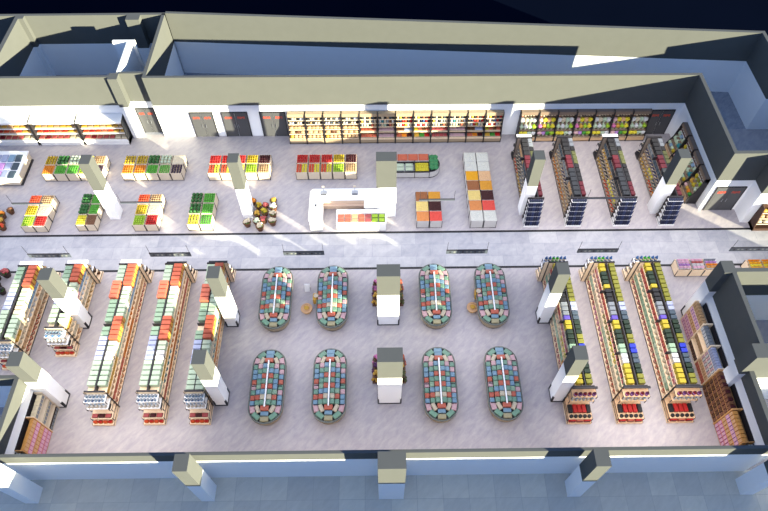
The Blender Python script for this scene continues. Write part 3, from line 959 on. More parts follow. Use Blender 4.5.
stand('fourteen bin bulk stand', 5.6, 17.45, 2, 7, .89, .89, [['bulk:ivory', 'bulk:ivory'], ['bulk:apricot', 'bulk:red lentil'], ['bulk:butter', 'bulk:beetroot'], ['bulk:chestnut', 'bulk:marigold'], ['bulk:turmeric', 'bulk:peach'], ['bulk:ivory', 'bulk:ivory'], ['bulk:ivory', 'bulk:ivory']], .8, .0, 'grey', M_GREYP)

# chilled deli case with a rounded end, behind the central pillar
t = thing('deli_case', 'black framed deli case with rounded green end behind the central pillar', 'deli case', (0, 22.0, 0))
for k, (a, b_) in enumerate(((-.62, 2.04), (2.08, 3.08))):
    obj('case_body', MB().box(a, b_, 0, 1.5, .06, .6, M_GREYP).box(a, b_, .02, 1.5, 0, .06, M_DARK).box(a, b_, -.02, .06, .56, .64, M_DARK).box(a, b_, .78, .86, .6, .8, M_DARK).box(a, b_, .86, 1.5, .6, .8, M_GREYP), t)
    obj('divider', MB().box(b_, b_ + .04, -.02, 1.52, 0, .84, M_DARK), t)
arc = [(3.12, 0)] + [(3.12 + .75 * math.sin(q * math.pi / 12), .75 - .75 * math.cos(q * math.pi / 12)) for q in range(1, 12)] + [(3.12, 1.5)]
obj('rounded_end', MB().prism(arc, .06, .62, M_GREYP).prism([(3.12 + (x - 3.12) * 1.02, y) for x, y in arc], 0, .06, M_DARK).prism([(3.12 + (x - 3.12) * 1.02, y) for x, y in arc], .6, .66, M_DARK), t)
for k in range(8):
    put('lettuce', bunch(.42, .3, 'kale', k % 3), 'dark green lettuce head on the rounded end of the deli case', 'lettuce', 'lettuces on the rounded deli case end', (3.3 + (k % 2) * .26, 22.06 + (k // 2) * .33, .6))
for k in range(40):
    put('cheese_ball', fruit(.08, 'lemon yellow'), 'yellow cheese ball in the front of the deli case', 'cheese', 'yellow cheese balls in the deli case', (2.16 + (k % 8) * .12, 22.12 + (k // 8) * .15, .6))
for k in range(8):
    put('olive_tray', tray(.6, .34, .1, 'pale green', 'grey'), 'pale green food tray in the deli case beside the pillar', 'food tray', 'pale green trays in the deli case', (-.28 + (k % 4) * .655, 22.08 + (k // 4) * .36, .62))
for k in range(5):
    put('salmon_tray', tray(.7, .6, .12, 'brick', 'salmon'), 'salmon coloured tray on the raised back of the deli case', 'food tray', 'salmon trays at the back of the deli case', (-.25 + k * .74, 22.9, .8))

# ------------------------------------------------------------------ U-shaped white service counter
t = thing('service_counter', 'white U-shaped service counter beside the central pillar', 'counter', (-3, 18.5, 0))
M_CTAN = mat('counter_inner', (206, 180, 160), .5)
TW = 1.05
def rcorner(x0, y0, x1, y1, r, which):
    return None
outer = [(-2.2 + .35 * (1 - math.cos(a)), 1.75 - .35 * (1 - math.sin(a)) ) for a in [math.pi * q / 12 for q in range(0, 7)]]
back = outer + [(2.35, 1.75), (2.35, .72), (-1.3, .72), (-2.2, .72)]
obj('counter_body', MB().prism([(x * .98, y) for x, y in [(-2.15, .72)] + outer + [(2.3, 1.7), (2.3, .76)]], 0, .9, M_WPANEL).box(-2.1, -1.3, -1.15, .75, 0, .9, M_WPANEL).box(1.55, 2.3, .1, .8, 0, .9, M_WPANEL), t)
obj('inner_panel', MB().box(-1.29, 1.54, .69, .72, .05, .88, M_CTAN).box(-1.29, 1.54, .55, .69, .5, .54, M_CTAN), t)
left = [(-2.2, .75), (-2.2, -.85)] + [(-1.75 - .45 * math.cos(a), -.85 - .45 * math.sin(a)) for a in [math.pi * q / 10 for q in range(1, 10)]] + [(-1.3, -.85), (-1.3, .75)]
obj('worktop', MB().prism([(-2.2, .72)] + outer + [(2.35, 1.75), (2.35, .05), (1.5, .05), (1.5, .72)], .9, .95, M_WPANEL).prism(left, .9, .95, M_WPANEL), t)
obj('kick_plate', MB().box(-2.12, -1.32, -1.2, .7, 0, .08, M_CHROME), t)
for lab, x in (('left', -4.27), ('right', -2.14)):
    s = thing('counter_scale', 'small dark weighing scale at the %s of the counter back' % lab, 'scale', (x, 19.85, .95))
    obj('base', MB().cbox(-.2, .2, -.16, .16, 0, .08, M_DARK, .03), s)
    obj('pan', MB().cbox(-.19, .19, -.13, .15, .08, .1, M_CHROME, .01), s)
    obj('display_post', MB().bar((0, .2, 0), (0, .2, .45), .02, M_CHROME).box(-.1, .1, .17, .22, .4, .52, M_CREAM), s)
put('card_terminal', MB().cbox(-.05, .05, -.12, .12, 0, .05, M_DARK, .015).box(-.03, .03, .01, .1, .05, .055, M_CHROME).mesh('card_terminal'), 'small dark card terminal on the left arm of the counter', 'terminal', None, (-4.75, 18.8, .95))
t = thing('salad_bar', 'white chilled bar of red and green trays closing the counter front', 'salad bar', (-1.68, 17.27, 0))
obj('body', MB().box(-1.64, 1.64, .0, 1.1, .06, .78, M_WPANEL).box(-1.6, 1.6, .03, 1.07, 0, .06, M_CHROME), t)
obj('ledge', MB().box(-1.66, 1.66, -.02, .12, .78, .84, M_WPANEL).box(-1.66, 1.66, .84, 1.14, .78, .95, M_WPANEL).box(-1.66, -1.6, .12, .84, .78, .86, M_WPANEL).box(1.6, 1.66, .12, .84, .78, .86, M_WPANEL), t)
for i, col in enumerate(['coral', 'coral', 'peach', 'salmon', 'rose', 'lime', 'lime']):
    for j in range(2):
        put('salad_tray', tray(.43, .33, .1, col, 'charcoal' if col == 'lime' else 'cream'), '%s tray in the %s row, place %s of the salad bar' % (col, ('front', 'back')[j], ORD[i]), 'food tray', None, (-1.68 - 1.36 + i * .453, 17.27 + .13 + j * .35, .79))

# ------------------------------------------------------------------ meat cases along the back left wall
MEAT = [('salmon', 'steak'), ('red', 'steak'), ('rose', 'steak')]
for k, xl in enumerate((-29.1, -25.72, -22.34)):
    lab = ['at the left edge', 'in the middle', 'beside the doorway'][k]
    t = thing('meat_case', 'white canopied meat case %s of the back left wall' % lab, 'meat case', (xl + 1.67, 25.6, 0))
    a = 1.64
    obj('base', MB().box(-a, a, 0, .85, 0, .42, M_WPANEL).box(-a, a, -.03, .05, .3, .5, M_WPANEL), t)
    obj('back_panel', MB().box(-a, a, .8, .85, .42, 2.15, M_WPANEL), t)
    obj('canopy', MB().xprism([(.02, 2.12), (.02, 2.2), (.85, 2.3), (.85, 2.2)], -a, a, M_WPANEL), t)
    for s in (-a, a - .05):
        obj('end_panel', MB().xprism([(-.02, 0), (-.02, .55), (.1, 2.2), (.85, 2.28), (.85, 0)], s, s + .05, M_DARK), t)
    for z, dp in ((.5, .8), (.95, .6), (1.35, .5), (1.75, .42)):
        dk = obj('deck', MB().box(-a + .05, a - .05, .82 - dp, .82, z - .03, z, M_CREAM), t)
        obj('price_rail', MB().box(-a + .05, a - .05, .82 - dp - .02, .82 - dp, z - .05, z + .03, M_WPANEL), dk)
    for zi, (z, dp, cols) in enumerate(((.5, .76, ['rose', 'crimson', 'rose', 'rose', 'rose', 'cream', 'cream']), (.95, .56, ['orange red', 'red', 'orange red', 'salmon', 'orange red', 'gold', 'gold']), (1.35, .46, ['gold', 'tan', 'gold', 'tan', 'gold', 'gold', 'tan']), (1.75, .38, ['salmon', 'rose', 'salmon', 'rose', 'salmon', 'rose', 'salmon']))):
        for i, col in enumerate(cols):
            put('meat_tray', tray(.4, .36, .14, col, 'cream'), '%s meat tray, %s deck, meat case %s' % (col, ('lowest', 'second', 'third', 'top')[zi], lab), 'meat tray', '%s meat trays, %s deck, meat case %s' % (col, ('lowest', 'second', 'third', 'top')[zi], lab), (xl + .3 + i * .455, 25.6 + .82 - dp, z))

# pallet table with folded packs, cropped by the left edge of the picture
t = thing('promotion_table', 'cream promotion table with flat packs at the left edge', 'table', (-27.2, 21.55, 0))
obj('table_top', MB().box(-1.4, 1.35, 0, 2.7, .72, .8, M_WPANEL), t)
obj('skirt', MB().box(-1.35, 1.3, .05, 2.65, .1, .72, M_CREAM), t)
obj('plinth', MB().box(-1.3, 1.42, .1, 2.55, 0, .1, M_DARK), t)
for i in range(5):
    for j in range(3):
        col = ['light blue', 'lavender', 'lilac', 'lavender', 'slate'][i] if j < 2 else ['slate', 'lavender', 'lavender', 'light blue', 'slate'][i]
        put('folded_pack', pack(.44, .66, .08, col), '%s flat pack, %s line from left, %s row on the promotion table' % (col, ORD[i], ('front', 'middle', 'back')[j]), 'pack', None, (-28.3 + i * .5, 21.95 + j * .78, .8))


# ------------------------------------------------------------------ wall shelving
SHELVES = {'bread': [(.5, .72), (.82, .56), (1.14, .44), (1.54, .32), (1.9, .28)], 'deli': [(.5, .74), (.84, .44), (1.22, .3), (1.56, .27), (1.9, .24)],
           'green': [(.46, .76), (.9, .56), (1.36, .4), (1.74, .26), (1.98, .22)]}


def wall_unit(label, x, y, rz, w_, style, group=None):
    """front at local y=0, back against the wall at y=.8"""
    t = thing('wall_shelf_unit', label, 'wall shelf', (x, y, 0), rz, group)
    a = w_ / 2 - .01
    D = .8
    fr = {'bread': M_SAND, 'deli': M_SAND, 'green': M_OAK}[style]
    obj('back_panel', MB().box(-a, a, D - .04, D, 0, 2.2, fr), t)
    obj('header_board', MB().box(-a, a, D - .3, D, 2.2, 2.5, fr if style != 'green' else M_BRN), t)
    for s in (-a, a - .035):
        obj('upright', MB().xprism([(0, 0), (0, .5), (D - .5, 1.2), (D - .34, 2.5), (D, 2.5), (D, 0)], s, s + .035, M_DARK), t)
    obj('front_bin', MB().box(-a + .04, a - .04, .02, .06, .05, .46, fr).box(-a + .04, a - .04, .02, D - .04, .05, .1, fr).box(-a + .04, a - .04, .0, .02, .42, .47, M_TAN if style != 'bread' else fr), t)
    shelves = SHELVES[style]
    for z, d in shelves:
        obj('shelf_board', MB().box(-a + .04, a - .04, D - .04 - d, D - .04, z - .025, z, fr if style != 'green' else M_BRN).box(-a + .04, a - .04, D - .04 - d, D - .02 - d, z - .04, z + (.04 if style != 'green' else .0), M_TAN if style != 'green' else M_BRN), t)
    return t


def unit_goods(x, y, rz, w_, rows, where):
    """rows: (z, depth_from_back, name, cat, fn, colours)"""
    c, s = math.cos(rz), math.sin(rz)
    for z, d, zn, name, cat, fn, cols in rows:
        n = len(cols)
        for i, col in enumerate(cols):
            lx, ly = -w_ / 2 + .08 + (i + .5) * (w_ - .16) / n, .8 - .04 - d + .03
            put(name, fn(col), '%s %s, %s, %s' % (col, cat, zn, where), cat, '%s %ss, %s, %s' % (col, cat, zn, where), (x + lx * c - ly * s, y + lx * s + ly * c, z), rz)


LF = lambda c: loaf(.34, .26, .2, c)
BT = lambda c: bottle(.09, .29, c, 'red' if c in ('white', 'cream') else 'charcoal', c)
TR = lambda c: tray(.4, .34, .16, c, 'cream')
TR2 = lambda c: tray(.3, .33, .16, c, 'cream')
JR = lambda c: jar(.075, .24, c, 'charcoal')
XA = -7.1
UW = 1.31
for k in range(12):
    xc = XA + UW * (k + .5)
    yw = 25.44
    nth = ['leftmost', 'second', 'third', 'fourth', 'fifth', 'sixth', 'seventh', 'eighth', 'ninth', 'tenth', 'eleventh', 'rightmost'][k]
    style = 'bread' if k < 4 else 'deli'
    what = 'bread' if k < 4 else ['salmon', 'pink meat', 'sauce', 'vegetable', 'dark meat', 'pale meat', 'sauce', 'vegetable'][k - 4]
    wall_unit('%s wall unit of %s on the long back wall' % (nth, what), xc, yw, 0, UW, style)
    where = nth + ' unit, long back wall'
    top = (['black', 'white', 'cream', 'black', 'lavender', 'white'], ['charcoal', 'cream', 'white', 'black', 'tan', 'charcoal'], ['white', 'black', 'cream', 'slate', 'white', 'lavender'])[k % 3]
    if k < 4:
        unit_goods(xc, yw, 0, UW, [(1.9, .27, 'top shelf', 'jam_jar', 'jar', JR, top), (1.54, .31, 'fourth shelf', 'jam_jar', 'jar', JR, top[::-1]),
                                   (1.14, .43, 'third shelf', 'bread_loaf', 'loaf', LF, ['peach', 'tan', 'peach', 'peach']), (.82, .55, 'second shelf', 'bread_loaf', 'loaf', LF, ['peach', 'peach', 'tan'] if k % 2 else ['peach', 'brown', 'peach']),
                                   (.5, .71, 'lowest shelf', 'bread_loaf', 'loaf', lambda c: loaf(.26, .34, .22, c), ['tan', 'peach', 'tan', 'peach'] if k % 2 else ['gold', 'peach', 'peach', 'peach'])], where)
    elif what in ('salmon', 'pink meat', 'dark meat', 'pale meat'):
        c0 = {'salmon': 'salmon', 'pink meat': 'pale pink', 'dark meat': 'rose', 'pale meat': 'pale pink'}[what]
        unit_goods(xc, yw, 0, UW, [(1.9, .23, 'top shelf', 'sauce_bottle', 'sauce bottle', BT, ['charcoal', 'cream', 'black', 'tan', 'slate', 'black']), (1.56, .26, 'fourth shelf', 'sauce_bottle', 'sauce bottle', BT, ['white', 'teal', 'cream', 'grey', 'brown', 'white'] if k % 2 else ['gold', 'white', 'charcoal', 'cream', 'grey', 'cream']),
                                   (1.22, .29, 'third shelf', 'sauce_bottle', 'sauce bottle', BT, ['grey', 'cream', 'mint', 'charcoal', 'salmon', 'tan']), (.84, .43, 'second shelf', 'cold_cut_tray', 'meat tray', TR2, [c0] * 4), (.5, .73, 'lowest shelf', 'cold_cut_tray', 'meat tray', TR2, [c0] * 4),
                                   (.12, .66, 'floor bin', 'sausage_tray', 'meat tray', lambda c: tray(.36, .4, .32, c, 'grey'), ['lavender', 'pale pink', 'charcoal'] if what in ('salmon', 'dark meat') else ['charcoal', 'salmon', 'orange'])], where)
    else:
        sauce = what == 'sauce'
        unit_goods(xc, yw, 0, UW, [(1.9, .23, 'top shelf', 'ketchup_bottle', 'bottle', BT, ['cream', 'gold', 'black', 'salmon', 'charcoal', 'red']), (1.56, .26, 'fourth shelf', 'ketchup_bottle', 'bottle', BT, ['black', 'navy', 'red', 'orange red', 'charcoal', 'red'] if sauce else ['black', 'cream', 'navy', 'blue', 'red', 'navy']),
                                   (1.22, .29, 'third shelf', 'ketchup_bottle', 'bottle', BT, ['cream', 'white', 'red', 'yellow', 'white', 'cream'] if sauce else ['white', 'red', 'white', 'red', 'white', 'cream']), (.84, .43, 'second shelf', 'deli_tray', 'food tray', TR2, ['brown', 'brown', 'lavender', 'lavender'] if sauce else ['yellow', 'salmon', 'brown', 'salmon']),
                                   (.5, .73, 'lowest shelf', 'deli_tray', 'food tray', TR, ['salmon', 'orange', 'maroon'] if sauce else ['gold', 'green', 'red'])], where)
BN = lambda k: (lambda c: bunch(.38, .48 if k < 3 else .42, c, k))
for k in range(7):
    xc = 9.83 + 1.356 * (k + .5)
    nth = ['leftmost', 'second', 'third', 'fourth', 'fifth', 'sixth', 'rightmost'][k]
    wall_unit('%s vegetable wall unit left of the far right door' % nth, xc, 25.44, 0, 1.356, 'green')
    where = nth + ' vegetable unit by right door'
    mint = k % 2 == 0
    unit_goods(xc, 25.44, 0, 1.356, [(1.98, .21, 'top shelf', 'dressing_bottle', 'bottle', lambda c: bottle(.08, .24, c), ['salmon', 'cream', 'black', 'charcoal', 'brown', 'maroon']),
                                     (1.36, .39, 'third shelf', 'leafy_bunch', 'leafy bunch', BN(1), ['white', 'cream', 'mint', 'white'] if mint else ['pale pink', 'lemon yellow', 'peach', 'lemon yellow']),
                                     (.9, .55, 'second shelf', 'leafy_bunch', 'leafy bunch', BN(2), ['mint', 'white', 'mint', 'lime'] if mint else ['pink', 'gold', 'lime', 'lemon yellow']),
                                     (.46, .75, 'lowest shelf', 'herb_bunch', 'herb bunch', BN(3), ['lemon yellow', 'lemon yellow', 'mint', 'white'] if mint else ['pale pink', 'lilac', 'green', 'lime'])], where)
for k in range(4):
    yc = 24.7 - 1.36 * (k + .5) + .1
    nth = ['farthest', 'second farthest', 'second nearest', 'nearest'][k]
    wall_unit('%s vegetable unit on the back right side wall' % nth, 20.68, yc, -math.pi / 2, 1.34, 'green')
    where = nth + ' unit, back right side wall'
    mint = k % 2 == 0
    unit_goods(20.68, yc, -math.pi / 2, 1.34, [(1.98, .21, 'top shelf', 'dried_pouch', 'pouch', lambda c: bag(.2, .14, .24, c, 'white'), ['brown', 'tan', 'rose', 'grey', 'brown']),
                                               (1.74, .25, 'fourth shelf', 'dried_pouch', 'pouch', lambda c: bag(.2, .14, .24, c, 'white'), ['rose', 'grey', 'pale pink', 'brown', 'peach']),
                                               (1.36, .39, 'third shelf', 'salad_bunch', 'leafy bunch', BN(1), ['mint', 'light blue', 'mint'] if mint else ['yellow', 'olive', 'lime']),
                                               (.9, .55, 'second shelf', 'salad_bunch', 'leafy bunch', BN(2), ['mint', 'mint', 'teal'] if mint else ['gold', 'yellow', 'pale green']),
                                               (.46, .75, 'lowest shelf', 'salad_bunch', 'leafy bunch', BN(3), ['mint', 'light blue', 'mint', 'yellow'] if mint else ['pale pink', 'gold', 'orange', 'green'])], where)


# ------------------------------------------------------------------ shallow wall shelves at the front corners
def shallow(label, x_front, x_wall, y0, y1, H, levels, wood):
    d = x_wall - x_front
    s = 1 if d > 0 else -1
    lo, hi = min(x_front, x_wall), max(x_front, x_wall)
    t = thing('tall_wall_shelf', label, 'wall shelf', ((lo + hi) / 2, (y0 + y1) / 2, 0))
    hw, hl = (hi - lo) / 2, (y1 - y0) / 2
    bk = (hw - .03, hw) if s > 0 else (-hw, -hw + .03)
    obj('back_panel', MB().box(bk[0], bk[1], -hl, hl, 0, H, M_DARK), t)
    for y in (-hl, hl - .04):
        obj('side_panel', MB().box(-hw, hw, y, y + .04, 0, H, wood), t)
    for z in levels:
        obj('shelf_board', MB().box(-hw + .01, hw - .01, -hl + .04, hl - .04, z - .03, z, wood), t)
    return t


def shallow_goods(x_front, s, y0, y1, levels, cols, fn, n, name, cat, where, skip=()):
    for li, (z, col) in enumerate(zip(levels, cols)):
        if col is None:
            continue
        for i in range(n):
            c = col if isinstance(col, str) else col[i % len(col)]
            zn = ('bottom', 'second', 'third', 'fourth', 'fifth', 'top')[li]
            put(name, fn(c), '%s %s, %s shelf, %s' % (c, cat, zn, where), cat, '%s %ss, %s shelf, %s' % (c, cat, zn, where), (x_front + s * .015, y0 + .06 + (i + .5) * (y1 - y0 - .12) / n, z), -s * math.pi / 2)


SL = [.08, .52, .96, 1.4, 1.84]
bxp = lambda c: carton(.2, .17, .4, c, 'light pink' if c == 'pink' else 'peach')
shallow('tan wall shelf of pink and orange boxes at the front left corner', -18.52, -18.96, 2.0, 3.75, 2.3, SL, M_GOLD)
shallow_goods(-18.52, -1, 2.0, 3.75, SL, ['pink', 'pink', 'amber', 'pink', 'amber'], bxp, 8, 'tissue_box', 'tissue box', 'front left corner shelf')
shallow('white wall shelf of pale packs beside the front left column', -18.52, -18.96, 3.75, 5.12, 2.3, SL, M_CREAM)
shallow_goods(-18.52, -1, 3.75, 5.12, SL, ['dark brown', None, 'cream', None, 'cream'], lambda c: carton(.2, .28, .3, c, 'grey'), 6, 'towel_pack', 'towel pack', 'pale shelf by the front left column')
RS = [(8.75, 10.3, ['pink', 'pink', 'amber', 'lilac', 'tan'], 7, 'napkin_box', 'napkin box', 'tan wall shelf of pink and purple boxes by the right side column', 'right wall shelf by the column', M_TAN),
      (7.4, 8.75, ['dark brown', None, 'tan', None, 'grey'], 6, 'towel_pack', 'towel pack', 'mostly empty brown section of the right wall shelf', 'half empty right wall shelf', M_TAN),
      (6.0, 7.4, ['salmon', 'peach', ('grey', 'pale pink'), ('grey', 'pale pink'), 'lavender'], 8, 'diaper_pack', 'nappy pack', 'wall shelf section of pale spotted packs on the right wall', 'right wall shelf of pale packs', M_TAN),
      (3.75, 5.94, [('brown', 'dark brown')] * 3 + [('maroon', 'brown')] * 2, 10, 'chocolate_box', 'chocolate box', 'wall shelf section of brown boxes before the front right column', 'right wall shelf of brown boxes', M_GOLD),
      (2.0, 3.75, ['pink', 'pink', 'amber', 'lilac', 'amber'], 8, 'tissue_box', 'tissue box', 'wall shelf of pink, gold and lilac boxes at the front right corner', 'front right corner shelf', M_GOLD)]
for y0, y1, cols, n, name, cat, lab, wh, wood in RS:
    shallow(lab, 17.85, 18.44, y0, y1, 2.3, SL, wood)
    wdt = (y1 - y0 - .12) / n - .02
    shallow_goods(17.85, 1, y0, y1, SL, cols, lambda c, q=wdt: carton(round(q, 3), .26, .4, c, {'pink': 'light pink', 'lilac': 'light pink', 'amber': 'peach', 'grey': 'white', 'brown': 'umber', 'dark brown': 'brown', 'maroon': 'umber'}.get(c, c)), n, name, cat, wh)

# low shelves along the front wall, only their tops rise into view
FS = ['maroon', 'teal', 'white', 'dark green', 'charcoal', 'brown', 'red']
for k in range(12):
    xc = -17.0 + k * 3.0
    if xc > 17:
        continue
    cidx = [0, 1, 3, 4, 5, 5, 1, 3, 5, 5, 4, 5][k]
    t = thing('front_wall_shelf', 'tan shelf with %s packs against the front wall, %s from the left corner' % (FS[cidx], ['first', 'second', 'third', 'fourth', 'fifth', 'sixth', 'seventh', 'eighth', 'ninth', 'tenth', 'eleventh', 'twelfth'][k]), 'wall shelf', (xc, 1.37, 0))
    obj('back_panel', MB().box(-1.4, 1.4, 0, .03, 0, 2.3, M_TAN), t)
    for s in (-1.4, 1.36):
        obj('side_panel', MB().box(s, s + .04, .03, .42, 0, 2.2, M_TAN), t)
    for z in (.1, .6, 1.1, 1.6, 2.1):
        obj('shelf_board', MB().box(-1.36, 1.36, .03, .42, z - .03, z, M_TAN), t)
    for i in range(9):
        col = FS[cidx] if i % 4 else FS[(cidx + 2) % 7]
        put('snack_box', carton(.26, .3, .3, col), '%s snack box on the %s shelf along the front wall' % (col, ['first', 'second', 'third', 'fourth', 'fifth', 'sixth', 'seventh', 'eighth', 'ninth', 'tenth', 'eleventh', 'twelfth'][k]), 'snack box', '%s snack boxes, front wall shelf %s' % (col, ORD[k % 7] + ('' if k < 7 else ' after the pillar')), (xc - 1.2 + i * .3, 1.37 + .4, 2.1), math.pi)
for xx, wh in ((-18.75, 'left'), (18.2, 'right')):
    t = thing('corner_rack', 'black rack of teal bottles in the front %s corner' % wh, 'rack', (xx, 1.75, 0))
    obj('frame', MB().box(-.18, .18, -.2, -.16, 0, 2.25, M_BLACK).box(-.18, -.14, -.16, .2, 0, 2.25, M_BLACK).box(.14, .18, -.16, .2, 0, 2.25, M_BLACK), t)
    for z in (.1, .7, 1.3, 1.9):
        obj('shelf_board', MB().box(-.14, .14, -.16, .2, z - .03, z, M_BLACK), t)
    for i in range(4):
        put('mouthwash_bottle', bottle(.06, .36, 'teal', 'white'), 'teal bottle on the black rack in the front %s corner' % wh, 'bottle', 'teal bottles, %s corner rack' % wh, (xx - .07 + (i % 2) * .14, 1.66 + (i // 2) * .16, 1.9))

# ------------------------------------------------------------------ hanging aisle signs
M_SIGN = mat('sign_slate', (74, 80, 88), .5)
M_SIGNL = mat('sign_print', (120, 122, 118), .5)
SIGNS = [(-21.8, -19.25, 13.8, 'above the second front left shelf run'), (-14.44, -11.95, 13.78, 'above the fourth front left shelf run'), (-6.33, -3.85, 13.78, 'between the two left freezer islands'), (3.58, 6.1, 13.77, 'between the two right freezer islands'),
         (11.57, 14.05, 13.74, 'above the middle front right shelf run'), (20.9, 23.4, 13.74, 'above the aisle at the right edge'), (-24.05, -22.1, 17.8, 'above the leftmost small produce stand'), (-17.1, -14.4, 17.8, 'above the small stand right of the left column'),
         (2.1, 4.4, 17.78, 'above the six bin bulk stand'), (12.9, 15.3, 17.78, 'between second and third back right shelf runs')]
for x0, x1, y, wh in SIGNS:
    t = thing('hanging_sign', 'long slate hanging aisle sign ' + wh, 'hanging sign', ((x0 + x1) / 2, y, 2.7))
    hw = (x1 - x0) / 2
    bh = .36 if y < 15 else .14
    obj('sign_board', MB().box(-hw, hw, -.02, .02, -bh, 0, M_SIGN).box(-hw, hw, -.03, .03, -.02, .02, M_DARK), t)
    for s in (-hw + .05, hw - .05):
        obj('suspension_rod', MB().bar((s, 0, 0), (s, 0, .8), .012, M_DARK), t)
    b = MB()
    for q in range(9 if y < 15 else 0):
        xx = -hw + .25 + q * (2 * hw - .5) / 8
        b.box(xx - .06, xx + .06, -.026, -.02, -.24, -.12, M_SIGNL if q % 3 else M_DARK)
    if b.v:
        obj('lettering', b, t)

# ------------------------------------------------------------------ flower pots, impulse stands, pillar displays
POTS = [(-9.2, 19.75, .34, 'orange'), (-8.78, 19.3, .36, 'mustard'), (-8.3, 19.35, .34, 'rose'), (-8.8, 18.62, .36, 'gold'), (-8.3, 18.75, .4, 'yellow'), (-8.8, 18.0, .34, 'pale green'), (-8.3, 18.15, .36, 'rose'),
        (-7.8, 19.75, .36, 'gold'), (-7.75, 19.2, .4, 'white'), (-9.4, 17.85, .4, 'cream'), (-8.5, 17.5, .4, 'cream'), (-7.7, 17.95, .4, 'cream'), (-7.72, 18.58, .36, 'cream')]


def flower_pot(label, x, y, r, col, k, pot='brown'):
    t = thing('flower_pot', label, 'flower pot', (x, y, 0))
    obj('pot', MB().lathe(0, 0, [(r * .55, 0), (r * .8, r * 1.1), (r * .86, r * 1.1), (r * .86, r * 1.25), (r * .7, r * 1.25)], cm(pot), 12), t)
    b = MB()
    rr = random.Random(k)
    for q in range(14):
        a, d = rr.uniform(0, 6.28), rr.uniform(0, .62) * r
        b.ball(math.cos(a) * d, math.sin(a) * d, r * 1.45 + (.62 * r - d) * .5, r * .3, r * .3, r * .24, cm(col), 6, 4, .15, rr)
    obj('blossoms', b, t)
    g = MB()
    for q in range(8):
        a = q * .785
        g.ball(math.cos(a) * r * .5, math.sin(a) * r * .5, r * 1.28, r * .14, r * .14, r * .06, cm('green'), 5, 4)
    obj('leaves', g, t)


DESC = ['farthest of the cluster', 'behind the pink pots', 'farthest of the two', 'in the middle left', 'at the cluster centre', 'among the dark pots', 'nearest of the two', 'far end of the crate line', 'second from far of the crate line', 'beside the column foot', 'nearest the aisle', 'near end of the crate line', 'middle of the crate line']
for k, (x, y, r, c) in enumerate(POTS):
    flower_pot('brown pot of %s flowers %s beside the second column' % (c, DESC[k]), x, y, r * .84, c, k)
for k, (x, y, r, c) in enumerate([(-26.2, 18.75, .33, 'orange'), (-25.75, 19.15, .28, 'brown'), (-26.1, 18.2, .36, 'gold'), (-25.85, 17.75, .3, 'orange red'), (-26.3, 17.4, .34, 'cream'), (-26.8, 18.9, .34, 'gold'), (-26.9, 18.2, .32, 'orange'), (-26.9, 17.5, .34, 'brown')]):
    flower_pot('brown pot of %s flowers at the far left edge, %s' % (c, ['back middle', 'back right corner', 'centre right', 'right side', 'front right', 'back left', 'centre left', 'front left'][k]), x, y, r, c, 40 + k)
for k, (x, y, r, c) in enumerate([(-24.35, 14.0, .36, 'rose'), (-24.9, 13.75, .36, 'brown'), (-24.2, 12.7, .3, 'charcoal'), (-24.6, 13.1, .3, 'cream'), (-24.7, 12.3, .3, 'maroon')]):
    flower_pot('dark pot of %s blooms left of the outermost shelf run, %s' % (c, ['farthest', 'far left', 'near right', 'middle', 'nearest'][k]), x, y, r, c, 60 + k, 'dark brown')
for (px_, side, y, who) in ((-.74, -1, 12.15, 'back pillar'), (.74, 1, 12.15, 'back pillar'), (-.74, -1, 7.05, 'front pillar'), (.74, 1, 7.05, 'front pillar')):
    sd = 'left' if side < 0 else 'right'
    t = thing('pillar_display', 'dark tiered display of pots at the %s behind the central %s' % (sd, who), 'display stand', (px_, y, 0))
    obj('frame', MB().box(-.22, .22, -.7, .75, 0, .1, M_DW0).box(-side * .22 - .02, -side * .22 + .02, -.7, .75, .1, .9, M_DW0), t)
    for z, a in ((.4, .2), (.7, .16)):
        obj('shelf_board', MB().box(-a, a, -.65, .7, z - .03, z, M_DW0), t)
    for q in range(3):
        c = (('pink', 'plum', 'gold') if side < 0 else ('brick', 'gold', 'moss'))[q]
        y2 = y + .5 - q * .5
        ball = MB()
        rr = random.Random(q)
        ball.lathe(0, 0, [(.1, 0), (.15, .2), (.13, .2)], cm('brown'), 8)
        for w2 in range(7):
            ball.ball(rr.uniform(-.12, .12), rr.uniform(-.12, .12), .28 + rr.uniform(-.03, .06), .1, .1, .09, cm(c), 6, 4, .1, rr)
        put('bouquet_pot', ball.mesh('bouquet_pot'), '%s bouquet pot on the %s display of the central %s' % (c, sd, who), 'flower pot', None, (px_ - side * .02, y2, .7))
        put('bouquet_pot', ball.mesh('bouquet_pot'), '%s bouquet pot low on the %s display of the central %s' % (c, sd, who), 'flower pot', None, (px_ + side * .08, y2 - .1, .1))

# promotional tables and round stools between the freezers
def round_stand(label, x, y, c, top, r=.36):
    t = thing('round_stand', label, 'round stand', (x, y, 0))
    obj('base', MB().lathe(0, 0, [(r * .7, 0), (r * .7, .04), (.05, .08)], cm('gold'), 16), t)
    obj('post', MB().lathe(0, 0, [(.05, .06), (.05, .3)], M_CHROME, 8), t)
    obj('round_top', MB().lathe(0, 0, [(r, .26), (r, .32), (r * .8, .32), (r * .78, .29)], cm(top), 20), t)
    obj('centre_dish', MB().lathe(0, 0, [(r * .3, .29), (r * .45, .38), (r * .3, .4)], cm(c), 12), t)


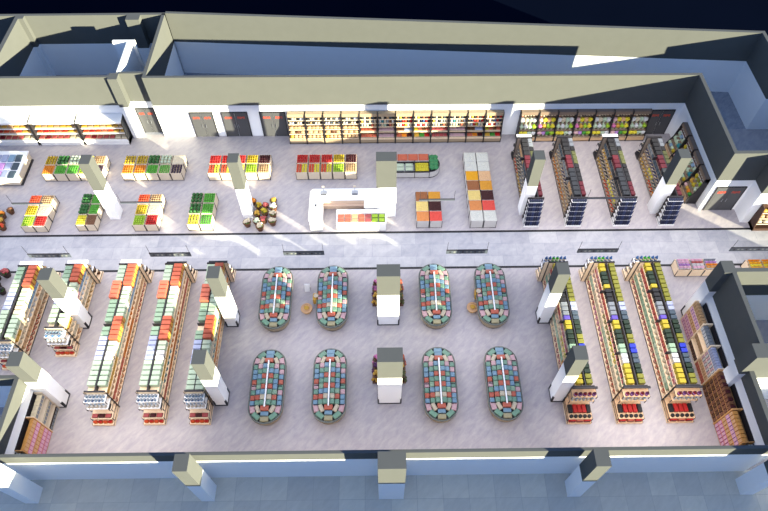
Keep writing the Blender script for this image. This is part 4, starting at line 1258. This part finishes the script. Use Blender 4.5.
round_stand('round gold topped stand between the two left back freezers', -5.0, 11.2, 'gold', 'peach')
round_stand('round gold topped stand at the side of the outer right back freezer', 5.2, 11.15, 'gold', 'peach')
t = thing('wet_floor_stand', 'small white folding stand between the two left back freezers', 'floor stand', (-5.05, 12.75, 0))
obj('panel', MB().xprism([(-.18, 0), (-.02, .6), (.02, .6), (-.14, 0)], -.16, .16, M_WPANEL), t)
obj('panel', MB().xprism([(.18, 0), (.14, 0), (-.02, .6), (.02, .62)], -.16, .16, M_WPANEL), t)
for x, y, wh in ((-4.35, 11.75, 'left'), (5.62, 11.95, 'right')):
    t = thing('sample_cart', 'small gold tasting cart beside the back freezer on the %s' % wh, 'cart', (x - .05, y, 0))
    obj('cart_body', MB().cbox(-.2, .2, -.25, .25, .3, .8, cm('gold'), .04), t)
    for a in (-.16, .16):
        for b_ in (-.2, .2):
            obj('leg', MB().bar((a, b_, 0), (a, b_, .3), .02, M_CHROME), t)
    obj('bowl', MB().lathe(0, 0, [(.06, .8), (.15, .9), (.12, .9)], cm('cream'), 12), t)

# bins at the right end of the front aisles
for k in range(3):
    x = 18.75 + .86 * k
    nm = ['left', 'middle', 'right'][k]
    make_bin('tan bin of pink packs, %s of three beside the right side column' % nm, x, 13.4, .84, .85, .72, 'tan', M_TAN)
    for i in range(3):
        for j in range(4):
            col = [['light pink', 'lilac', 'light pink', 'light pink'], ['light pink', 'white', 'rose', 'light pink'], ['amber', 'orange', 'lilac', 'grey']][k][j]
            put('laundry_bag', bag(.25, .19, .26, col, 'white'), '%s soft pack in the %s tan bin by the right column' % (col, nm), 'soft pack', '%s soft packs, %s tan bin' % (col, nm), (x - .24 + i * .24, 13.46 + j * .185, .7))
for k in range(3):
    x = 23.25 + .86 * k
    nm = ['left', 'middle', 'right'][k]
    make_bin('tan bin of yellow packs, %s of three at the right edge' % nm, x, 13.3, .84, .85, .72, 'tan', M_TAN)
    for i in range(3):
        for j in range(4):
            col = ['turmeric', 'lemon yellow', 'turmeric', 'orange'][j] if k < 2 else ['orange', 'gold', 'salmon', 'gold'][j]
            put('pasta_bag', bag(.25, .19, .26, col, 'cream'), '%s soft pack in the %s bin at the right edge' % (col, nm), 'soft pack', '%s soft packs, %s bin at right edge' % (col, nm), (x - .24 + i * .24, 13.36 + j * .185, .7))

# dark wood wine rack at the right edge
t = thing('bakery_rack', 'dark wood stepped rack of pale loaves at the right edge', 'rack', (26.3, 16.98, 0))
M_DW = mat('dark_wood', (64, 42, 32), .5, .15, 8)
obj('base', MB().box(-1.75, 1.75, 0, .7, 0, .25, M_DW), t)
obj('back_panel', MB().box(-1.75, 1.75, .66, .7, .25, 2.0, M_DW), t)
for z, d in ((.6, .6), (1.05, .5), (1.5, .4)):
    obj('shelf_board', MB().box(-1.72, 1.72, .66 - d, .66, z - .04, z, M_DW).box(-1.72, 1.72, .66 - d, .69 - d, z, z + .06, M_CREAM), t)
for s in (-1.75, 1.7):
    obj('side_panel', MB().xprism([(0, 0), (0, .3), (.3, 2.0), (.7, 2.0), (.7, 0)], s, s + .05, M_DW), t)
for zi, (z, d) in enumerate(((.6, .55), (1.05, .45), (1.5, .36))):
    for i in range(8):
        col = ['cream', 'peach', 'gold'][zi]
        put('baguette', loaf(.34, .3, .2, col), '%s loaf on the %s shelf of the dark wood rack' % (col, ('lowest', 'middle', 'top')[zi]), 'loaf', '%s loaves on the dark wood rack' % col, (26.3 - 1.5 + i * .42, 16.98 + .68 - d, z))

# ------------------------------------------------------------------ label sanity while building
bad = [l for l, g in LABELS.items() if len(g) > 1 and (len(set(g)) > 1 or g[0] is None)]
print('labels', len(LABELS), 'clashing', len(bad), bad[:10])
print('long', [l for l in LABELS if len(l.replace(',', ' ').split()) > 16][:10], 'objects', len(bpy.data.objects))
from collections import Counter
import re as _re
kn = Counter(_re.sub(r'\.\d+$', '', o.name) for o in bpy.data.objects if o.parent is None)
print(kn.most_common(25))
